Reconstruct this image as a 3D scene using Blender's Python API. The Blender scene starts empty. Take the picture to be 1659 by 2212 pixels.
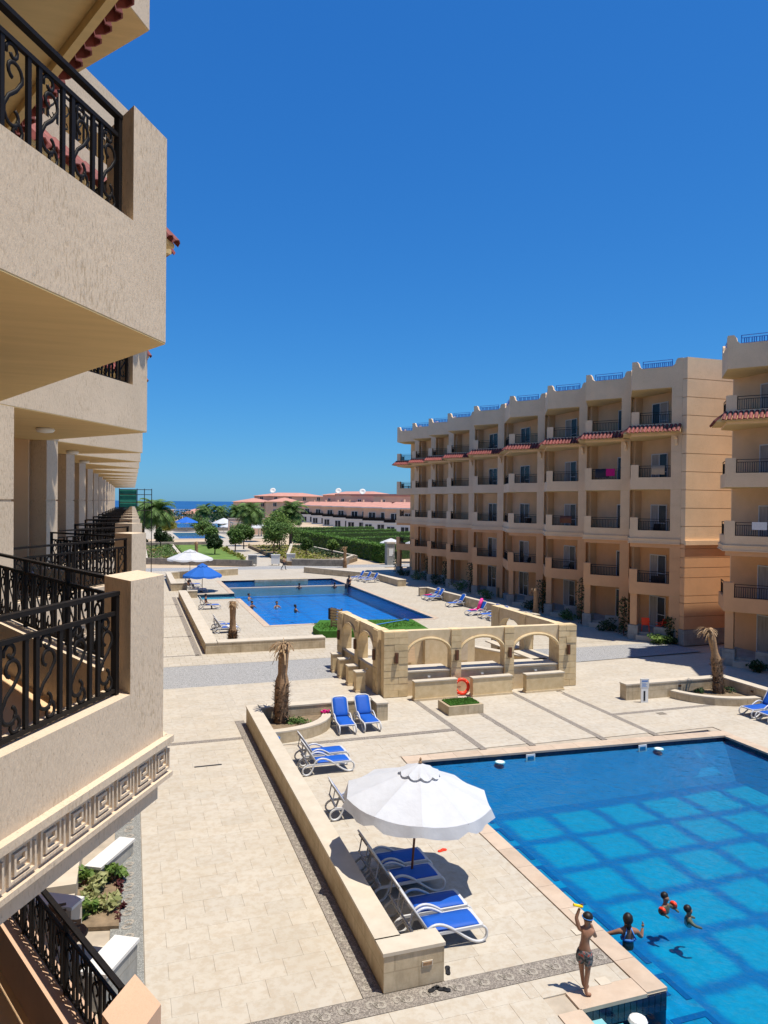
import bpy, math, random
from mathutils import Vector, Matrix
import numpy as np

random.seed(7)
rng = np.random.default_rng(7)
scene = bpy.context.scene
col = scene.collection
R = math.radians

# ------------------------------------------------------------------ camera
cam_d = bpy.data.cameras.new('camera')
cam_d.sensor_fit = 'VERTICAL'
cam_d.sensor_height = 24.0
cam_d.lens = 24.0 * 1600.0 / 2212.0
cam_d.clip_start = 0.05
cam_d.clip_end = 60000
cam = bpy.data.objects.new('camera', cam_d)
col.objects.link(cam)
scene.camera = cam
_yaw, _pitch, _roll = R(18.768), R(-0.691), R(0.6)
fw = Vector((math.sin(_yaw) * math.cos(_pitch), math.cos(_yaw) * math.cos(_pitch), math.sin(_pitch)))
rt = fw.cross(Vector((0, 0, 1))).normalized()
up = rt.cross(fw)
rt2 = math.cos(_roll) * rt + math.sin(_roll) * up
up2 = -math.sin(_roll) * rt + math.cos(_roll) * up
m = Matrix((rt2, up2, -fw)).transposed().to_4x4()
m.translation = Vector((0, 0, 8.4))
cam.matrix_world = m

# ------------------------------------------------------------------ world + sun
SUN = Vector((0.21, -0.18, 1.0)).normalized()
sun_el = math.asin(SUN.z)
world = bpy.data.worlds.new('World')
scene.world = world
world.use_nodes = True
wn = world.node_tree
for n in list(wn.nodes):
    wn.nodes.remove(n)
wo = wn.nodes.new('ShaderNodeOutputWorld')
wb = wn.nodes.new('ShaderNodeBackground')
sky = wn.nodes.new('ShaderNodeTexSky')
sky.sky_type = 'NISHITA'
sky.sun_disc = False
sky.sun_elevation = sun_el
sky.sun_rotation = math.atan2(SUN.x, SUN.y)
sky.altitude = 0
sky.air_density = 1.0
sky.dust_density = 0.25
sky.ozone_density = 1.0
wb.inputs['Strength'].default_value = 0.10
# colour response of the clear desert sky: one power curve per channel
sep = wn.nodes.new('ShaderNodeSeparateColor')
com = wn.nodes.new('ShaderNodeCombineColor')
wn.links.new(sky.outputs[0], sep.inputs[0])
for ch, (k, p) in enumerate(((0.145, 1.17), (0.69, 0.83), (1.96, 0.58))):
    pw = wn.nodes.new('ShaderNodeMath'); pw.operation = 'POWER'; pw.inputs[1].default_value = p
    ml = wn.nodes.new('ShaderNodeMath'); ml.operation = 'MULTIPLY'; ml.inputs[1].default_value = k
    wn.links.new(sep.outputs[ch], pw.inputs[0]); wn.links.new(pw.outputs[0], ml.inputs[0]); wn.links.new(ml.outputs[0], com.inputs[ch])
wn.links.new(com.outputs[0], wb.inputs['Color'])
wn.links.new(wb.outputs[0], wo.inputs['Surface'])

sd = bpy.data.lights.new('sun', 'SUN')
sd.energy = 4.6
sd.angle = R(0.5)
sd.color = (1.0, 0.935, 0.83)
so = bpy.data.objects.new('sun', sd)
so.rotation_euler = SUN.to_track_quat('Z', 'Y').to_euler()
col.objects.link(so)

scene.view_settings.view_transform = 'Standard'
scene.view_settings.look = 'None'
scene.view_settings.gamma = 1
scene.view_settings.exposure = 0.42
scene.view_settings.use_curve_mapping = False
scene.render.engine = 'CYCLES'
scene.cycles.max_bounces = 8
scene.cycles.transparent_max_bounces = 16
scene.cycles.caustics_reflective = False
scene.cycles.caustics_refractive = False
scene.cycles.use_denoising = True

# ------------------------------------------------------------------ materials
def s2l(r, g, b):
    f = lambda c: (c / 12.92 if c <= 0.04045 else ((c + 0.055) / 1.055) ** 2.4)
    return (f(r / 255), f(g / 255), f(b / 255))

class NT:
    def __init__(self, name):
        self.mat = bpy.data.materials.new(name)
        self.mat.use_nodes = True
        self.t = self.mat.node_tree
        self.b = self.t.nodes['Principled BSDF']
        self.out = self.t.nodes['Material Output']
    def n(self, kind, **kw):
        nd = self.t.nodes.new(kind)
        for k, v in kw.items():
            if k in nd.inputs:
                nd.inputs[k].default_value = v
            else:
                setattr(nd, k, v)
        return nd
    def l(self, a, b):
        self.t.links.new(a, b)
    def coord(self, scale=(1, 1, 1), kind='Object'):
        tc = self.n('ShaderNodeTexCoord')
        mp = self.n('ShaderNodeMapping')
        mp.inputs['Scale'].default_value = scale
        self.l(tc.outputs[kind], mp.inputs['Vector'])
        return mp.outputs['Vector']
    def noise(self, vec, scale, detail=4, rough=0.55):
        n = self.n('ShaderNodeTexNoise')
        n.inputs['Scale'].default_value = scale
        n.inputs['Detail'].default_value = detail
        n.inputs['Roughness'].default_value = rough
        self.l(vec, n.inputs['Vector'])
        return n.outputs['Fac']
    def ramp(self, fac, stops):
        r = self.n('ShaderNodeValToRGB')
        e = r.color_ramp.elements
        while len(e) < len(stops):
            e.new(0.5)
        for i, (p, c) in enumerate(stops):
            e[i].position = p
            e[i].color = (*c, 1) if len(c) == 3 else c
        self.l(fac, r.inputs['Fac'])
        return r.outputs['Color']
    def mix(self, fac, a, b, mode='MIX'):
        mx = self.n('ShaderNodeMix', data_type='RGBA', blend_type=mode)
        for sock, v in ((mx.inputs[0], fac), (mx.inputs[6], a), (mx.inputs[7], b)):
            if hasattr(v, 'links') or hasattr(v, 'is_linked'):
                self.l(v, sock)
            elif isinstance(v, (int, float)):
                sock.default_value = v
            else:
                sock.default_value = (*v, 1)
        return mx.outputs[2]
    def bump(self, h, strength, dist=0.02):
        b = self.n('ShaderNodeBump')
        b.inputs['Strength'].default_value = strength
        b.inputs['Distance'].default_value = dist
        self.l(h, b.inputs['Height'])
        self.l(b.outputs['Normal'], self.b.inputs['Normal'])
    def base(self, c):
        self.l(c, self.b.inputs['Base Color'])

def scl(c, k):
    return tuple(min(1, x * k) for x in c)

def simple(name, c, rough=0.6, var=0.12, scale=3.0, bump=0.0, bscale=60, spec=0.3, metal=0.0, randv=0.0, dirt=None, stretch=(1, 1, 1)):
    N = NT(name)
    v = N.coord(stretch)
    f = N.noise(v, scale, 5, 0.6)
    colr = N.ramp(f, [(0.3, scl(c, 1 - var)), (0.7, scl(c, 1 + var))])
    if dirt:
        f2 = N.noise(v, scale * 0.35, 6, 0.65)
        colr = N.mix(N.ramp(f2, [(0.52, (0, 0, 0)), (0.75, (1, 1, 1))]), colr, dirt)
    if randv:
        oi = N.n('ShaderNodeObjectInfo')
        k = N.ramp(oi.outputs['Random'], [(0, (1 - randv,) * 3), (1, (1 + randv,) * 3)])
        colr = N.mix(1.0, colr, k, 'MULTIPLY')
    N.base(colr)
    N.b.inputs['Roughness'].default_value = rough
    N.b.inputs['Specular IOR Level'].default_value = spec
    N.b.inputs['Metallic'].default_value = metal
    if bump:
        N.bump(N.noise(v, bscale, 4), bump, 0.01)
    return N.mat

def stucco(name, c, specks=0.5, streak=1.0):
    N = NT(name)
    v = N.coord()
    big = N.noise(v, 0.7, 5, 0.6)
    colr = N.ramp(big, [(0.25, scl(c, 0.90)), (0.75, scl(c, 1.07))])
    vs = N.coord((58, 58, 15))
    st = N.noise(vs, 1.0, 4, 0.65)
    mk = N.noise(v, 1.3, 5, 0.7)
    msk = N.mix(1.0, N.ramp(st, [(0.38, (specks,) * 3), (0.49, (0, 0, 0))]), N.ramp(mk, [(0.40, (0.1,) * 3), (0.60, (1,) * 3)]), 'MULTIPLY')
    colr = N.mix(msk, colr, scl((c[0], c[1] * .93, c[2] * .8), 0.62))
    sp = N.noise(N.coord((55, 55, 30)), 1.0, 3, 0.6)
    colr = N.mix(N.ramp(sp, [(0.30, (specks * .9,) * 3), (0.38, (0, 0, 0))]), colr, scl(c, 0.5))
    vd = N.coord((1.2, 1.2, 0.25))
    dr = N.noise(vd, 1.6, 6, 0.7)
    colr = N.mix(N.ramp(dr, [(0.55, (0, 0, 0)), (0.8, (0.28,) * 3)]), colr, scl(c, 0.72))
    N.base(colr)
    N.b.inputs['Roughness'].default_value = 0.9
    N.b.inputs['Specular IOR Level'].default_value = 0.15
    N.bump(st, 0.55 * streak, 0.012)
    return N.mat

C_UP = (0.64, 0.515, 0.375)
C_LOW = (0.72, 0.40, 0.20)
M = {}
M['stucco'] = stucco('stucco_upper', C_UP, 0.65, 1.0)
M['stucco_r'] = stucco('stucco_upper_plain', (0.80, 0.575, 0.36), 0.35, 0.6)
M['stucco_low'] = stucco('stucco_lower', C_LOW, 0.25, 0.6)
M['stucco_low_l'] = stucco('stucco_lower_pink', (0.56, 0.37, 0.25), 0.2, 0.6)
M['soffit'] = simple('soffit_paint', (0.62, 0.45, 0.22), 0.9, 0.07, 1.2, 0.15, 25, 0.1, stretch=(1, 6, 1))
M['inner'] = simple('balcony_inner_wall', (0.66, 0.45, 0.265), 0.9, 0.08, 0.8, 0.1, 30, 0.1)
M['iron'] = simple('black_iron', (0.013, 0.011, 0.010), 0.55, 0.2, 8, 0.05, 80, 0.12)
M['iron_blue'] = simple('blue_iron', s2l(58, 112, 195), 0.5, 0.1, 8)
def tile_mat():
    N = NT('roof_tile_clay')
    v = N.coord()
    f = N.noise(v, 5, 4)
    c = N.ramp(f, [(0.3, s2l(108, 46, 43)), (0.7, s2l(148, 74, 66))])
    oi = N.n('ShaderNodeObjectInfo')
    k = N.ramp(oi.outputs['Random'], [(0, (0.75,) * 3), (1, (1.2,) * 3)])
    N.base(N.mix(1.0, c, k, 'MULTIPLY'))
    N.b.inputs['Roughness'].default_value = 0.75
    return N.mat
M['tile'] = tile_mat()
M['white'] = simple('white_paint', (0.62, 0.61, 0.58), 0.55, 0.04, 4)
M['pvc'] = simple('white_pvc', (0.70, 0.70, 0.70), 0.4, 0.05, 4, 0, 60, 0.5)
def glass(name, c):
    N = NT(name)
    v = N.coord()
    N.base(N.ramp(N.noise(v, 0.9, 3), [(0.35, scl(c, 0.6)), (0.7, scl(c, 1.5))]))
    N.b.inputs['Roughness'].default_value = 0.22
    N.b.inputs['Specular IOR Level'].default_value = 0.22
    return N.mat
M['glass'] = glass('dark_window_glass', (0.02, 0.024, 0.03))
M['curtain'] = simple('curtain_cloth', (0.36, 0.32, 0.27), 0.9, 0.25, 9, stretch=(1, 1, 0.1))
def plaster_cap():
    N = NT('cream_stone_cap')
    v = N.coord()
    a = N.noise(v, 2.2, 6, 0.62)
    c = N.ramp(a, [(0.3, (0.47, 0.405, 0.31)), (0.7, (0.55, 0.485, 0.385))])
    N.base(c)
    N.b.inputs['Roughness'].default_value = 0.7
    N.bump(N.noise(v, 60, 3), 0.08, 0.01)
    return N.mat
M['cap'] = plaster_cap()
def stone_side(name, c, c2):
    N = NT(name)
    v = N.coord()
    a = N.noise(v, 1.6, 8, 0.72)
    vv = N.coord((7, 7, 1.2))
    b = N.noise(vv, 1.0, 5, 0.6)
    k = N.ramp(a, [(0.35, c), (0.62, c2)])
    k = N.mix(N.ramp(b, [(0.5, (0, 0, 0)), (0.75, (0.5,) * 3)]), k, scl(c, 0.6))
    # joints between cladding slabs
    br = N.n('ShaderNodeTexBrick', Scale=1.0)
    br.inputs['Mortar Size'].default_value = 0.012
    br.inputs['Brick Width'].default_value = 0.9
    br.inputs['Row Height'].default_value = 0.35
    br.inputs['Color1'].default_value = (1, 1, 1, 1)
    br.inputs['Color2'].default_value = (0.93, 0.93, 0.93, 1)
    br.inputs['Mortar'].default_value = (0.8, 0.78, 0.75, 1)
    tc = N.n('ShaderNodeTexCoord')
    sx = N.n('ShaderNodeSeparateXYZ')
    N.l(tc.outputs['Object'], sx.inputs[0])
    ad = N.n('ShaderNodeMath', operation='ADD')
    N.l(sx.outputs[0], ad.inputs[0]); N.l(sx.outputs[1], ad.inputs[1])
    cb = N.n('ShaderNodeCombineXYZ')
    N.l(ad.outputs[0], cb.inputs[0]); N.l(sx.outputs[2], cb.inputs[1])
    N.l(cb.outputs[0], br.inputs['Vector'])
    N.base(N.mix(1.0, k, br.outputs['Color'], 'MULTIPLY'))
    N.b.inputs['Roughness'].default_value = 0.8
    N.bump(a, 0.25, 0.02)
    return N.mat
M['wallside'] = stone_side('travertine_side', (0.40, 0.31, 0.19), (0.56, 0.46, 0.31))
M['darkstone'] = stone_side('grey_garden_stone', (0.16, 0.14, 0.115), (0.30, 0.26, 0.21))
M['greystone'] = stone_side('grey_plinth_stone', (0.26, 0.26, 0.235), (0.40, 0.385, 0.34))
def paving(name, grid=None, rnd=True):
    N = NT(name)
    v = N.coord((1, 1, 1), 'Object')
    geo = N.n('ShaderNodeNewGeometry')
    mp = N.n('ShaderNodeMapping')
    N.l(geo.outputs['Position'], mp.inputs['Vector'])
    P = mp.outputs['Vector']
    a = N.noise(P, 0.55, 7, 0.62)
    c = N.ramp(a, [(0.28, (0.425, 0.375, 0.295)), (0.5, (0.46, 0.415, 0.34)), (0.75, (0.48, 0.44, 0.37))])
    b = N.noise(P, 5.0, 6, 0.7)
    c = N.mix(N.ramp(b, [(0.42, (0.5,) * 3), (0.55, (0, 0, 0))]), c, (0.38, 0.31, 0.225))
    st = N.noise(P, 0.9, 5, 0.7)
    c = N.mix(N.ramp(st, [(0.62, (0, 0, 0)), (0.78, (0.45,) * 3)]), c, (0.35, 0.255, 0.155))
    if rnd == 'island':
        k = N.ramp(geo.outputs['Random Per Island'], [(0, (0.955, 0.955, 0.96)), (1, (1.035, 1.03, 1.025))])
        c = N.mix(1.0, c, k, 'MULTIPLY')
    elif rnd:
        oi = N.n('ShaderNodeObjectInfo')
        k = N.ramp(oi.outputs['Random'], [(0, (0.955, 0.955, 0.96)), (1, (1.035, 1.03, 1.025))])
        c = N.mix(1.0, c, k, 'MULTIPLY')
    if grid:
        br = N.n('ShaderNodeTexBrick', Scale=1.0)
        br.inputs['Mortar Size'].default_value = 0.012
        br.inputs['Brick Width'].default_value = grid[0]
        br.inputs['Row Height'].default_value = grid[1]
        br.inputs['Color1'].default_value = (1, 1, 1, 1)
        br.inputs['Color2'].default_value = (0.93, 0.93, 0.93, 1)
        br.inputs['Mortar'].default_value = (0.66, 0.62, 0.56, 1)
        N.l(P, br.inputs['Vector'])
        c = N.mix(1.0, c, br.outputs['Color'], 'MULTIPLY')
    N.base(c)
    N.b.inputs['Roughness'].default_value = 0.72
    N.b.inputs['Specular IOR Level'].default_value = 0.25
    N.bump(b, 0.12, 0.01)
    return N.mat
M['slab'] = paving('paving_slab_stone')
M['slabs'] = paving('paving_field_stone', None, 'island')
M['farpave'] = paving('paving_far_stone', (0.6, 0.6), False)
M['grout'] = simple('grout', (0.40, 0.34, 0.265), 0.95, 0.2, 2)
M['sand'] = simple('sand_ground', (0.46, 0.36, 0.25), 0.95, 0.18, 0.12, 0.2, 4, dirt=(0.34, 0.27, 0.19))
M['coping'] = simple('pool_coping_stone', (0.48, 0.375, 0.28), 0.65, 0.10, 2.5, 0.06, 50, 0.3, randv=0.06, dirt=(0.42, 0.31, 0.22))
def pebble(name, c1, c2, scale, stripe=None):
    N = NT(name)
    v = N.coord()
    vo = N.n('ShaderNodeTexVoronoi', Scale=scale)
    N.l(v, vo.inputs['Vector'])
    k = N.ramp(vo.outputs['Color'], [(0.15, c1), (0.85, c2)])
    vd = N.n('ShaderNodeTexVoronoi', feature='DISTANCE_TO_EDGE', Scale=scale)
    N.l(v, vd.inputs['Vector'])
    e = N.ramp(vd.outputs['Distance'], [(0.02, (0.45,) * 3), (0.1, (1,) * 3)])
    N.base(N.mix(1.0, k, e, 'MULTIPLY'))
    N.b.inputs['Roughness'].default_value = 0.8
    N.bump(vd.outputs['Distance'], 0.5, 0.01)
    return N.mat
M['pebble'] = pebble('pebble_mosaic', (0.17, 0.145, 0.12), (0.35, 0.305, 0.255), 42)
M['pebble_light'] = pebble('pebble_mosaic_light', (0.32, 0.285, 0.235), (0.42, 0.375, 0.31), 40)
M['cobble'] = pebble('grey_cobble', (0.30, 0.295, 0.285), (0.37, 0.365, 0.355), 16)
M['greenstone'] = pebble('grey_green_mosaic', (0.19, 0.19, 0.175), (0.32, 0.32, 0.29), 42)
def sandstone(name, c, c2, rnd=0.1):
    N = NT(name)
    v = N.coord()
    a = N.noise(v, 3.0, 7, 0.65)
    k = N.ramp(a, [(0.32, c), (0.68, c2)])
    geo = N.n('ShaderNodeObjectInfo')
    kk = N.ramp(geo.outputs['Random'], [(0, (1 - rnd,) * 3), (1, (1 + rnd,) * 3)])
    N.base(N.mix(1.0, k, kk, 'MULTIPLY'))
    N.b.inputs['Roughness'].default_value = 0.85
    N.bump(N.noise(v, 25, 5, 0.7), 0.3, 0.012)
    return N.mat
M['sandstone'] = sandstone('yellow_sandstone', (0.54, 0.40, 0.21), (0.68, 0.53, 0.31), 0.10)
M['barwall'] = sandstone('bar_plaster', (0.57, 0.44, 0.26), (0.68, 0.545, 0.35), 0.02)
M['marble'] = sandstone('counter_marble', (0.48, 0.385, 0.27), (0.60, 0.50, 0.37), 0.04)
M['plywood'] = simple('plywood_board', (0.52, 0.36, 0.21), 0.7, 0.1, 3, stretch=(1, 1, 8))
M['navy'] = simple('navy_tile', (0.012, 0.018, 0.045), 0.15, 0.4, 6, 0, 60, 0.5, randv=0.25)
M['grass_turf'] = simple('artificial_turf', (0.05, 0.135, 0.022), 0.95, 0.25, 6, 0.6, 160, 0.1)
M['lawn'] = simple('lawn_grass', (0.12, 0.19, 0.045), 0.95, 0.3, 0.4, 0.5, 30, 0.1, dirt=(0.13, 0.17, 0.05))
M['soil'] = simple('bed_soil', (0.20, 0.145, 0.09), 0.95, 0.3, 5, 0.5, 40)
M['sling'] = simple('blue_sling', s2l(20, 82, 172), 0.6, 0.06, 5, 0.1, 250, 0.3)
M['plastic'] = simple('white_resin', (0.55, 0.55, 0.55), 0.38, 0.04, 3, 0, 50, 0.5)
def fabric(name, c, tr=0.3):
    N = NT(name)
    v = N.coord()
    a = N.noise(v, 3.0, 5, 0.6)
    k = N.ramp(a, [(0.3, scl(c, 0.93)), (0.7, scl(c, 1.04))])
    N.base(k)
    N.b.inputs['Roughness'].default_value = 0.85
    N.bump(a, 0.35, 0.05)
    t = N.n('ShaderNodeBsdfTranslucent')
    N.l(k, t.inputs['Color'])
    mx = N.n('ShaderNodeMixShader')
    mx.inputs[0].default_value = tr
    N.l(N.b.outputs[0], mx.inputs[1]); N.l(t.outputs[0], mx.inputs[2])
    N.l(mx.outputs[0], N.out.inputs['Surface'])
    return N.mat
M['canvas'] = fabric('white_canvas', (0.60, 0.61, 0.63), 0.2)
M['canvas_blue'] = fabric('blue_canvas', s2l(28, 100, 190), 0.15)
M['wood'] = simple('dark_wood', (0.16, 0.055, 0.025), 0.5, 0.25, 5, stretch=(1, 1, 0.15))
M['wicker'] = simple('brown_wicker', (0.075, 0.04, 0.022), 0.7, 0.35, 40, 0.5, 90)
M['red'] = simple('orange_red_plastic', s2l(235, 62, 30), 0.4, 0.06, 5)
M['yellow'] = simple('yellow_plastic', s2l(235, 200, 20), 0.4, 0.05, 5)
M['pink'] = simple('pink_cloth', s2l(235, 70, 150), 0.8, 0.1, 8)
M['magenta'] = simple('magenta_flowers', s2l(190, 20, 110), 0.8, 0.2, 20)
M['black'] = simple('black_rubber', (0.015, 0.015, 0.017), 0.6, 0.2, 9)
M['steel'] = simple('brushed_steel', (0.5, 0.5, 0.5), 0.35, 0.1, 4, metal=0.9)
M['bluepl'] = simple('blue_plastic', s2l(20, 105, 185), 0.4, 0.08, 6)
M['lampb'] = simple('bronze_lamp', (0.12, 0.06, 0.03), 0.5, 0.2, 8)
M['frost'] = simple('frosted_glass', (0.75, 0.74, 0.7), 0.3, 0.02, 4)
M['greenmesh'] = simple('green_scaffold_mesh', (0.03, 0.22, 0.15), 0.9, 0.25, 3)
def leafm(name, c1, c2, tr=0.25):
    N = NT(name)
    geo = N.n('ShaderNodeNewGeometry')
    k = N.ramp(geo.outputs['Random Per Island'], [(0, c1), (1, c2)])
    N.base(k)
    N.b.inputs['Roughness'].default_value = 0.6
    N.b.inputs['Specular IOR Level'].default_value = 0.25
    t = N.n('ShaderNodeBsdfTranslucent')
    N.l(k, t.inputs['Color'])
    mx = N.n('ShaderNodeMixShader')
    mx.inputs[0].default_value = tr
    N.l(N.b.outputs[0], mx.inputs[1]); N.l(t.outputs[0], mx.inputs[2])
    N.l(mx.outputs[0], N.out.inputs['Surface'])
    return N.mat
M['leaf'] = leafm('green_leaf', (0.05, 0.10, 0.022), (0.15, 0.25, 0.06))
M['leaf_dark'] = leafm('dark_green_leaf', (0.018, 0.042, 0.014), (0.055, 0.10, 0.03))
M['leaf_light'] = leafm('light_green_leaf', (0.08, 0.15, 0.03), (0.19, 0.28, 0.06))
M['leaf_hedge'] = leafm('hedge_leaf', (0.055, 0.125, 0.02), (0.14, 0.27, 0.045))
M['leaf_yel'] = leafm('yellow_green_leaf', (0.16, 0.19, 0.03), (0.34, 0.33, 0.06))
M['leaf_pale'] = leafm('pale_succulent_leaf', (0.22, 0.25, 0.09), (0.42, 0.42, 0.2))
M['leaf_red'] = leafm('dark_red_leaf', (0.05, 0.012, 0.014), (0.13, 0.035, 0.035))
M['leaf_dry'] = leafm('dry_palm_leaf', (0.20, 0.12, 0.06), (0.42, 0.29, 0.16), 0.1)
M['bark'] = simple('palm_bark', (0.17, 0.105, 0.06), 0.9, 0.35, 7, 0.8, 25, stretch=(1, 1, 3))
M['bark_brown'] = leafm('palm_boot', (0.045, 0.026, 0.017), (0.17, 0.10, 0.06), 0.0)
M['bark_tan'] = simple('stripped_palm_bark', (0.30, 0.185, 0.10), 0.9, 0.3, 6, 0.9, 14, stretch=(1, 1, 4))
M['skin'] = simple('skin_brown', (0.36, 0.175, 0.095), 0.5, 0.06, 6)
M['skin_dark'] = simple('skin_dark_brown', (0.27, 0.135, 0.08), 0.5, 0.06, 6)
M['hair'] = simple('black_hair', (0.012, 0.009, 0.008), 0.5, 0.2, 30)
M['cloth_dark'] = simple('dark_cloth', (0.03, 0.03, 0.04), 0.8, 0.3, 20)
M['cloth_white'] = simple('white_cloth', (0.7, 0.68, 0.66), 0.8, 0.08, 10)
M['cloth_tan'] = simple('tan_cloth', (0.45, 0.32, 0.2), 0.8, 0.1, 10)
M['cloth_blue'] = simple('blue_swim_cloth', s2l(70, 130, 200), 0.7, 0.25, 25)
def shorts_mat():
    N = NT('patterned_shorts')
    v = N.coord()
    a = N.noise(v, 14, 3, 0.6)
    c = N.ramp(a, [(0.44, (0.02, 0.025, 0.03)), (0.52, (0.06, 0.065, 0.07)), (0.58, (0.16, 0.17, 0.17)), (0.66, (0.36, 0.05, 0.03))])
    N.base(c)
    N.b.inputs['Roughness'].default_value = 0.8
    return N.mat
M['shorts'] = shorts_mat()
M['clay'] = simple('terracotta_roof', s2l(184, 134, 118), 0.8, 0.12, 0.6, 0.3, 6)
M['pinkwall'] = simple('salmon_wall', (0.64, 0.43, 0.31), 0.9, 0.1, 0.3)
M['tanwall'] = simple('tan_far_wall', (0.58, 0.43, 0.31), 0.9, 0.1, 0.3)
M['barnight'] = simple('metal_gate', (0.02, 0.018, 0.018), 0.5, 0.2, 5)

def water(name, tint, rgh=0.03, bscale=2.2, bstr=0.35, ior=1.33):
    N = NT(name)
    N.t.nodes.remove(N.b)
    geo = N.n('ShaderNodeNewGeometry')
    n1 = N.n('ShaderNodeTexNoise', Scale=bscale)
    n1.inputs['Detail'].default_value = 3
    n1.inputs['Distortion'].default_value = 0.8
    N.l(geo.outputs['Position'], n1.inputs['Vector'])
    bp = N.n('ShaderNodeBump')
    bp.inputs['Strength'].default_value = bstr
    bp.inputs['Distance'].default_value = 0.08
    n2 = N.n('ShaderNodeTexNoise', Scale=bscale * 4.3)
    n2.inputs['Detail'].default_value = 2
    N.l(geo.outputs['Position'], n2.inputs['Vector'])
    mm = N.n('ShaderNodeMath', operation='MULTIPLY_ADD'); mm.inputs[1].default_value = 0.35
    N.l(n2.outputs['Fac'], mm.inputs[0]); N.l(n1.outputs['Fac'], mm.inputs[2])
    N.l(mm.outputs[0], bp.inputs['Height'])
    fr = N.n('ShaderNodeFresnel')
    fr.inputs['IOR'].default_value = ior
    N.l(bp.outputs['Normal'], fr.inputs['Normal'])
    tr = N.n('ShaderNodeBsdfTransparent')
    tr.inputs['Color'].default_value = (*tint, 1)
    gl = N.n('ShaderNodeBsdfGlossy')
    gl.inputs['Roughness'].default_value = rgh
    N.l(bp.outputs['Normal'], gl.inputs['Normal'])
    mx = N.n('ShaderNodeMixShader')
    N.l(fr.outputs[0], mx.inputs[0]); N.l(tr.outputs[0], mx.inputs[1]); N.l(gl.outputs[0], mx.inputs[2])
    N.l(mx.outputs[0], N.out.inputs['Surface'])
    return N.mat
M['water'] = water('pool_water', (0.60, 0.90, 0.97), 0.03, 1.9, 0.6)
M['water_far'] = water('pool_water_far', (0.55, 0.86, 0.97), 0.08, 1.2, 0.9, 1.13)
def sea_mat():
    N = NT('sea_water')
    v = N.coord()
    a = N.noise(v, 0.004, 4)
    N.base(N.ramp(a, [(0.35, (0.008, 0.055, 0.17)), (0.65, (0.015, 0.085, 0.24))]))
    N.b.inputs['Roughness'].default_value = 0.35
    N.b.inputs['Specular IOR Level'].default_value = 0.2
    N.bump(N.noise(v, 0.4, 3), 0.6, 0.4)
    return N.mat
M['sea'] = sea_mat()
def pool_tile(name, c_sq, c_band, ox, oy, px, py, wx, wy, x0=None, y1=None, wob=0.085):
    """pool floor mosaic: pale squares between darker bands, edges wavered to imitate refraction"""
    N = NT(name)
    geo = N.n('ShaderNodeNewGeometry')
    wn_ = N.n('ShaderNodeTexNoise', Scale=1.1)
    wn_.inputs['Detail'].default_value = 3
    N.l(geo.outputs['Position'], wn_.inputs['Vector'])
    sub = N.n('ShaderNodeVectorMath', operation='SUBTRACT')
    N.l(wn_.outputs['Color'], sub.inputs[0]); sub.inputs[1].default_value = (0.5, 0.5, 0.5)
    sc = N.n('ShaderNodeVectorMath', operation='SCALE')
    N.l(sub.outputs[0], sc.inputs[0]); sc.inputs['Scale'].default_value = wob * 4  # noise offset paints the water's refraction into the floor pattern
    ad = N.n('ShaderNodeVectorMath', operation='ADD')
    N.l(geo.outputs['Position'], ad.inputs[0]); N.l(sc.outputs[0], ad.inputs[1])
    sx = N.n('ShaderNodeSeparateXYZ')
    N.l(ad.outputs[0], sx.inputs[0])
    def axis(out, o, p, w):
        a = N.n('ShaderNodeMath', operation='SUBTRACT'); N.l(out, a.inputs[0]); a.inputs[1].default_value = o
        b = N.n('ShaderNodeMath', operation='PINGPONG'); N.l(a.outputs[0], b.inputs[0]); b.inputs[1].default_value = p / 2
        c = N.n('ShaderNodeMapRange', interpolation_type='SMOOTHSTEP')
        N.l(b.outputs[0], c.inputs[0])
        c.inputs[1].default_value = p / 2 - w / 2 - 0.12; c.inputs[2].default_value = p / 2 - w / 2 + 0.12
        c.inputs[3].default_value = 1; c.inputs[4].default_value = 0
        return c.outputs[0]
    def gate(out, lo, hi):
        c = N.n('ShaderNodeMapRange', interpolation_type='SMOOTHSTEP')
        N.l(out, c.inputs[0])
        c.inputs[1].default_value = lo; c.inputs[2].default_value = hi
        return c.outputs[0]
    def mul(a, b):
        k = N.n('ShaderNodeMath', operation='MULTIPLY'); N.l(a, k.inputs[0]); N.l(b, k.inputs[1]); return k.outputs[0]
    f = mul(axis(sx.outputs[0], ox, px, wx), axis(sx.outputs[1], oy, py, wy))
    if x0 is not None:
        f = mul(f, gate(sx.outputs[0], x0 - 0.06, x0 + 0.06))
    if y1 is not None:
        f = mul(f, gate(sx.outputs[1], y1 + 0.06, y1 - 0.06))
    small = N.noise(geo.outputs['Position'], 7.0, 4, 0.6)
    k = N.mix(f, c_band, c_sq)
    k = N.mix(1.0, k, N.ramp(small, [(0.3, (0.86,) * 3), (0.7, (1.12,) * 3)]), 'MULTIPLY')
    N.base(k)
    N.b.inputs['Roughness'].default_value = 0.4
    return N.mat
M['poolfloor'] = pool_tile('pool_floor_mosaic', (0.003, 0.245, 0.40), (0.004, 0.125, 0.315), 10.2 + 0.81, 19.5 - 0.81, 1.62, 1.62, 0.33, 0.33, 10.15, 19.55)
M['poolfar'] = pool_tile('far_pool_floor_mosaic', (0.004, 0.21, 0.58), (0.004, 0.155, 0.48), 10.0, 51.5, 2.6, 2.6, 0.3, 0.18)
M['poolwall'] = simple('pool_wall_mosaic', (0.008, 0.20, 0.40), 0.4, 0.2, 6)
M['poollight'] = simple('pool_shelf_mosaic', (0.18, 0.42, 0.48), 0.4, 0.15, 5)

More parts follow.
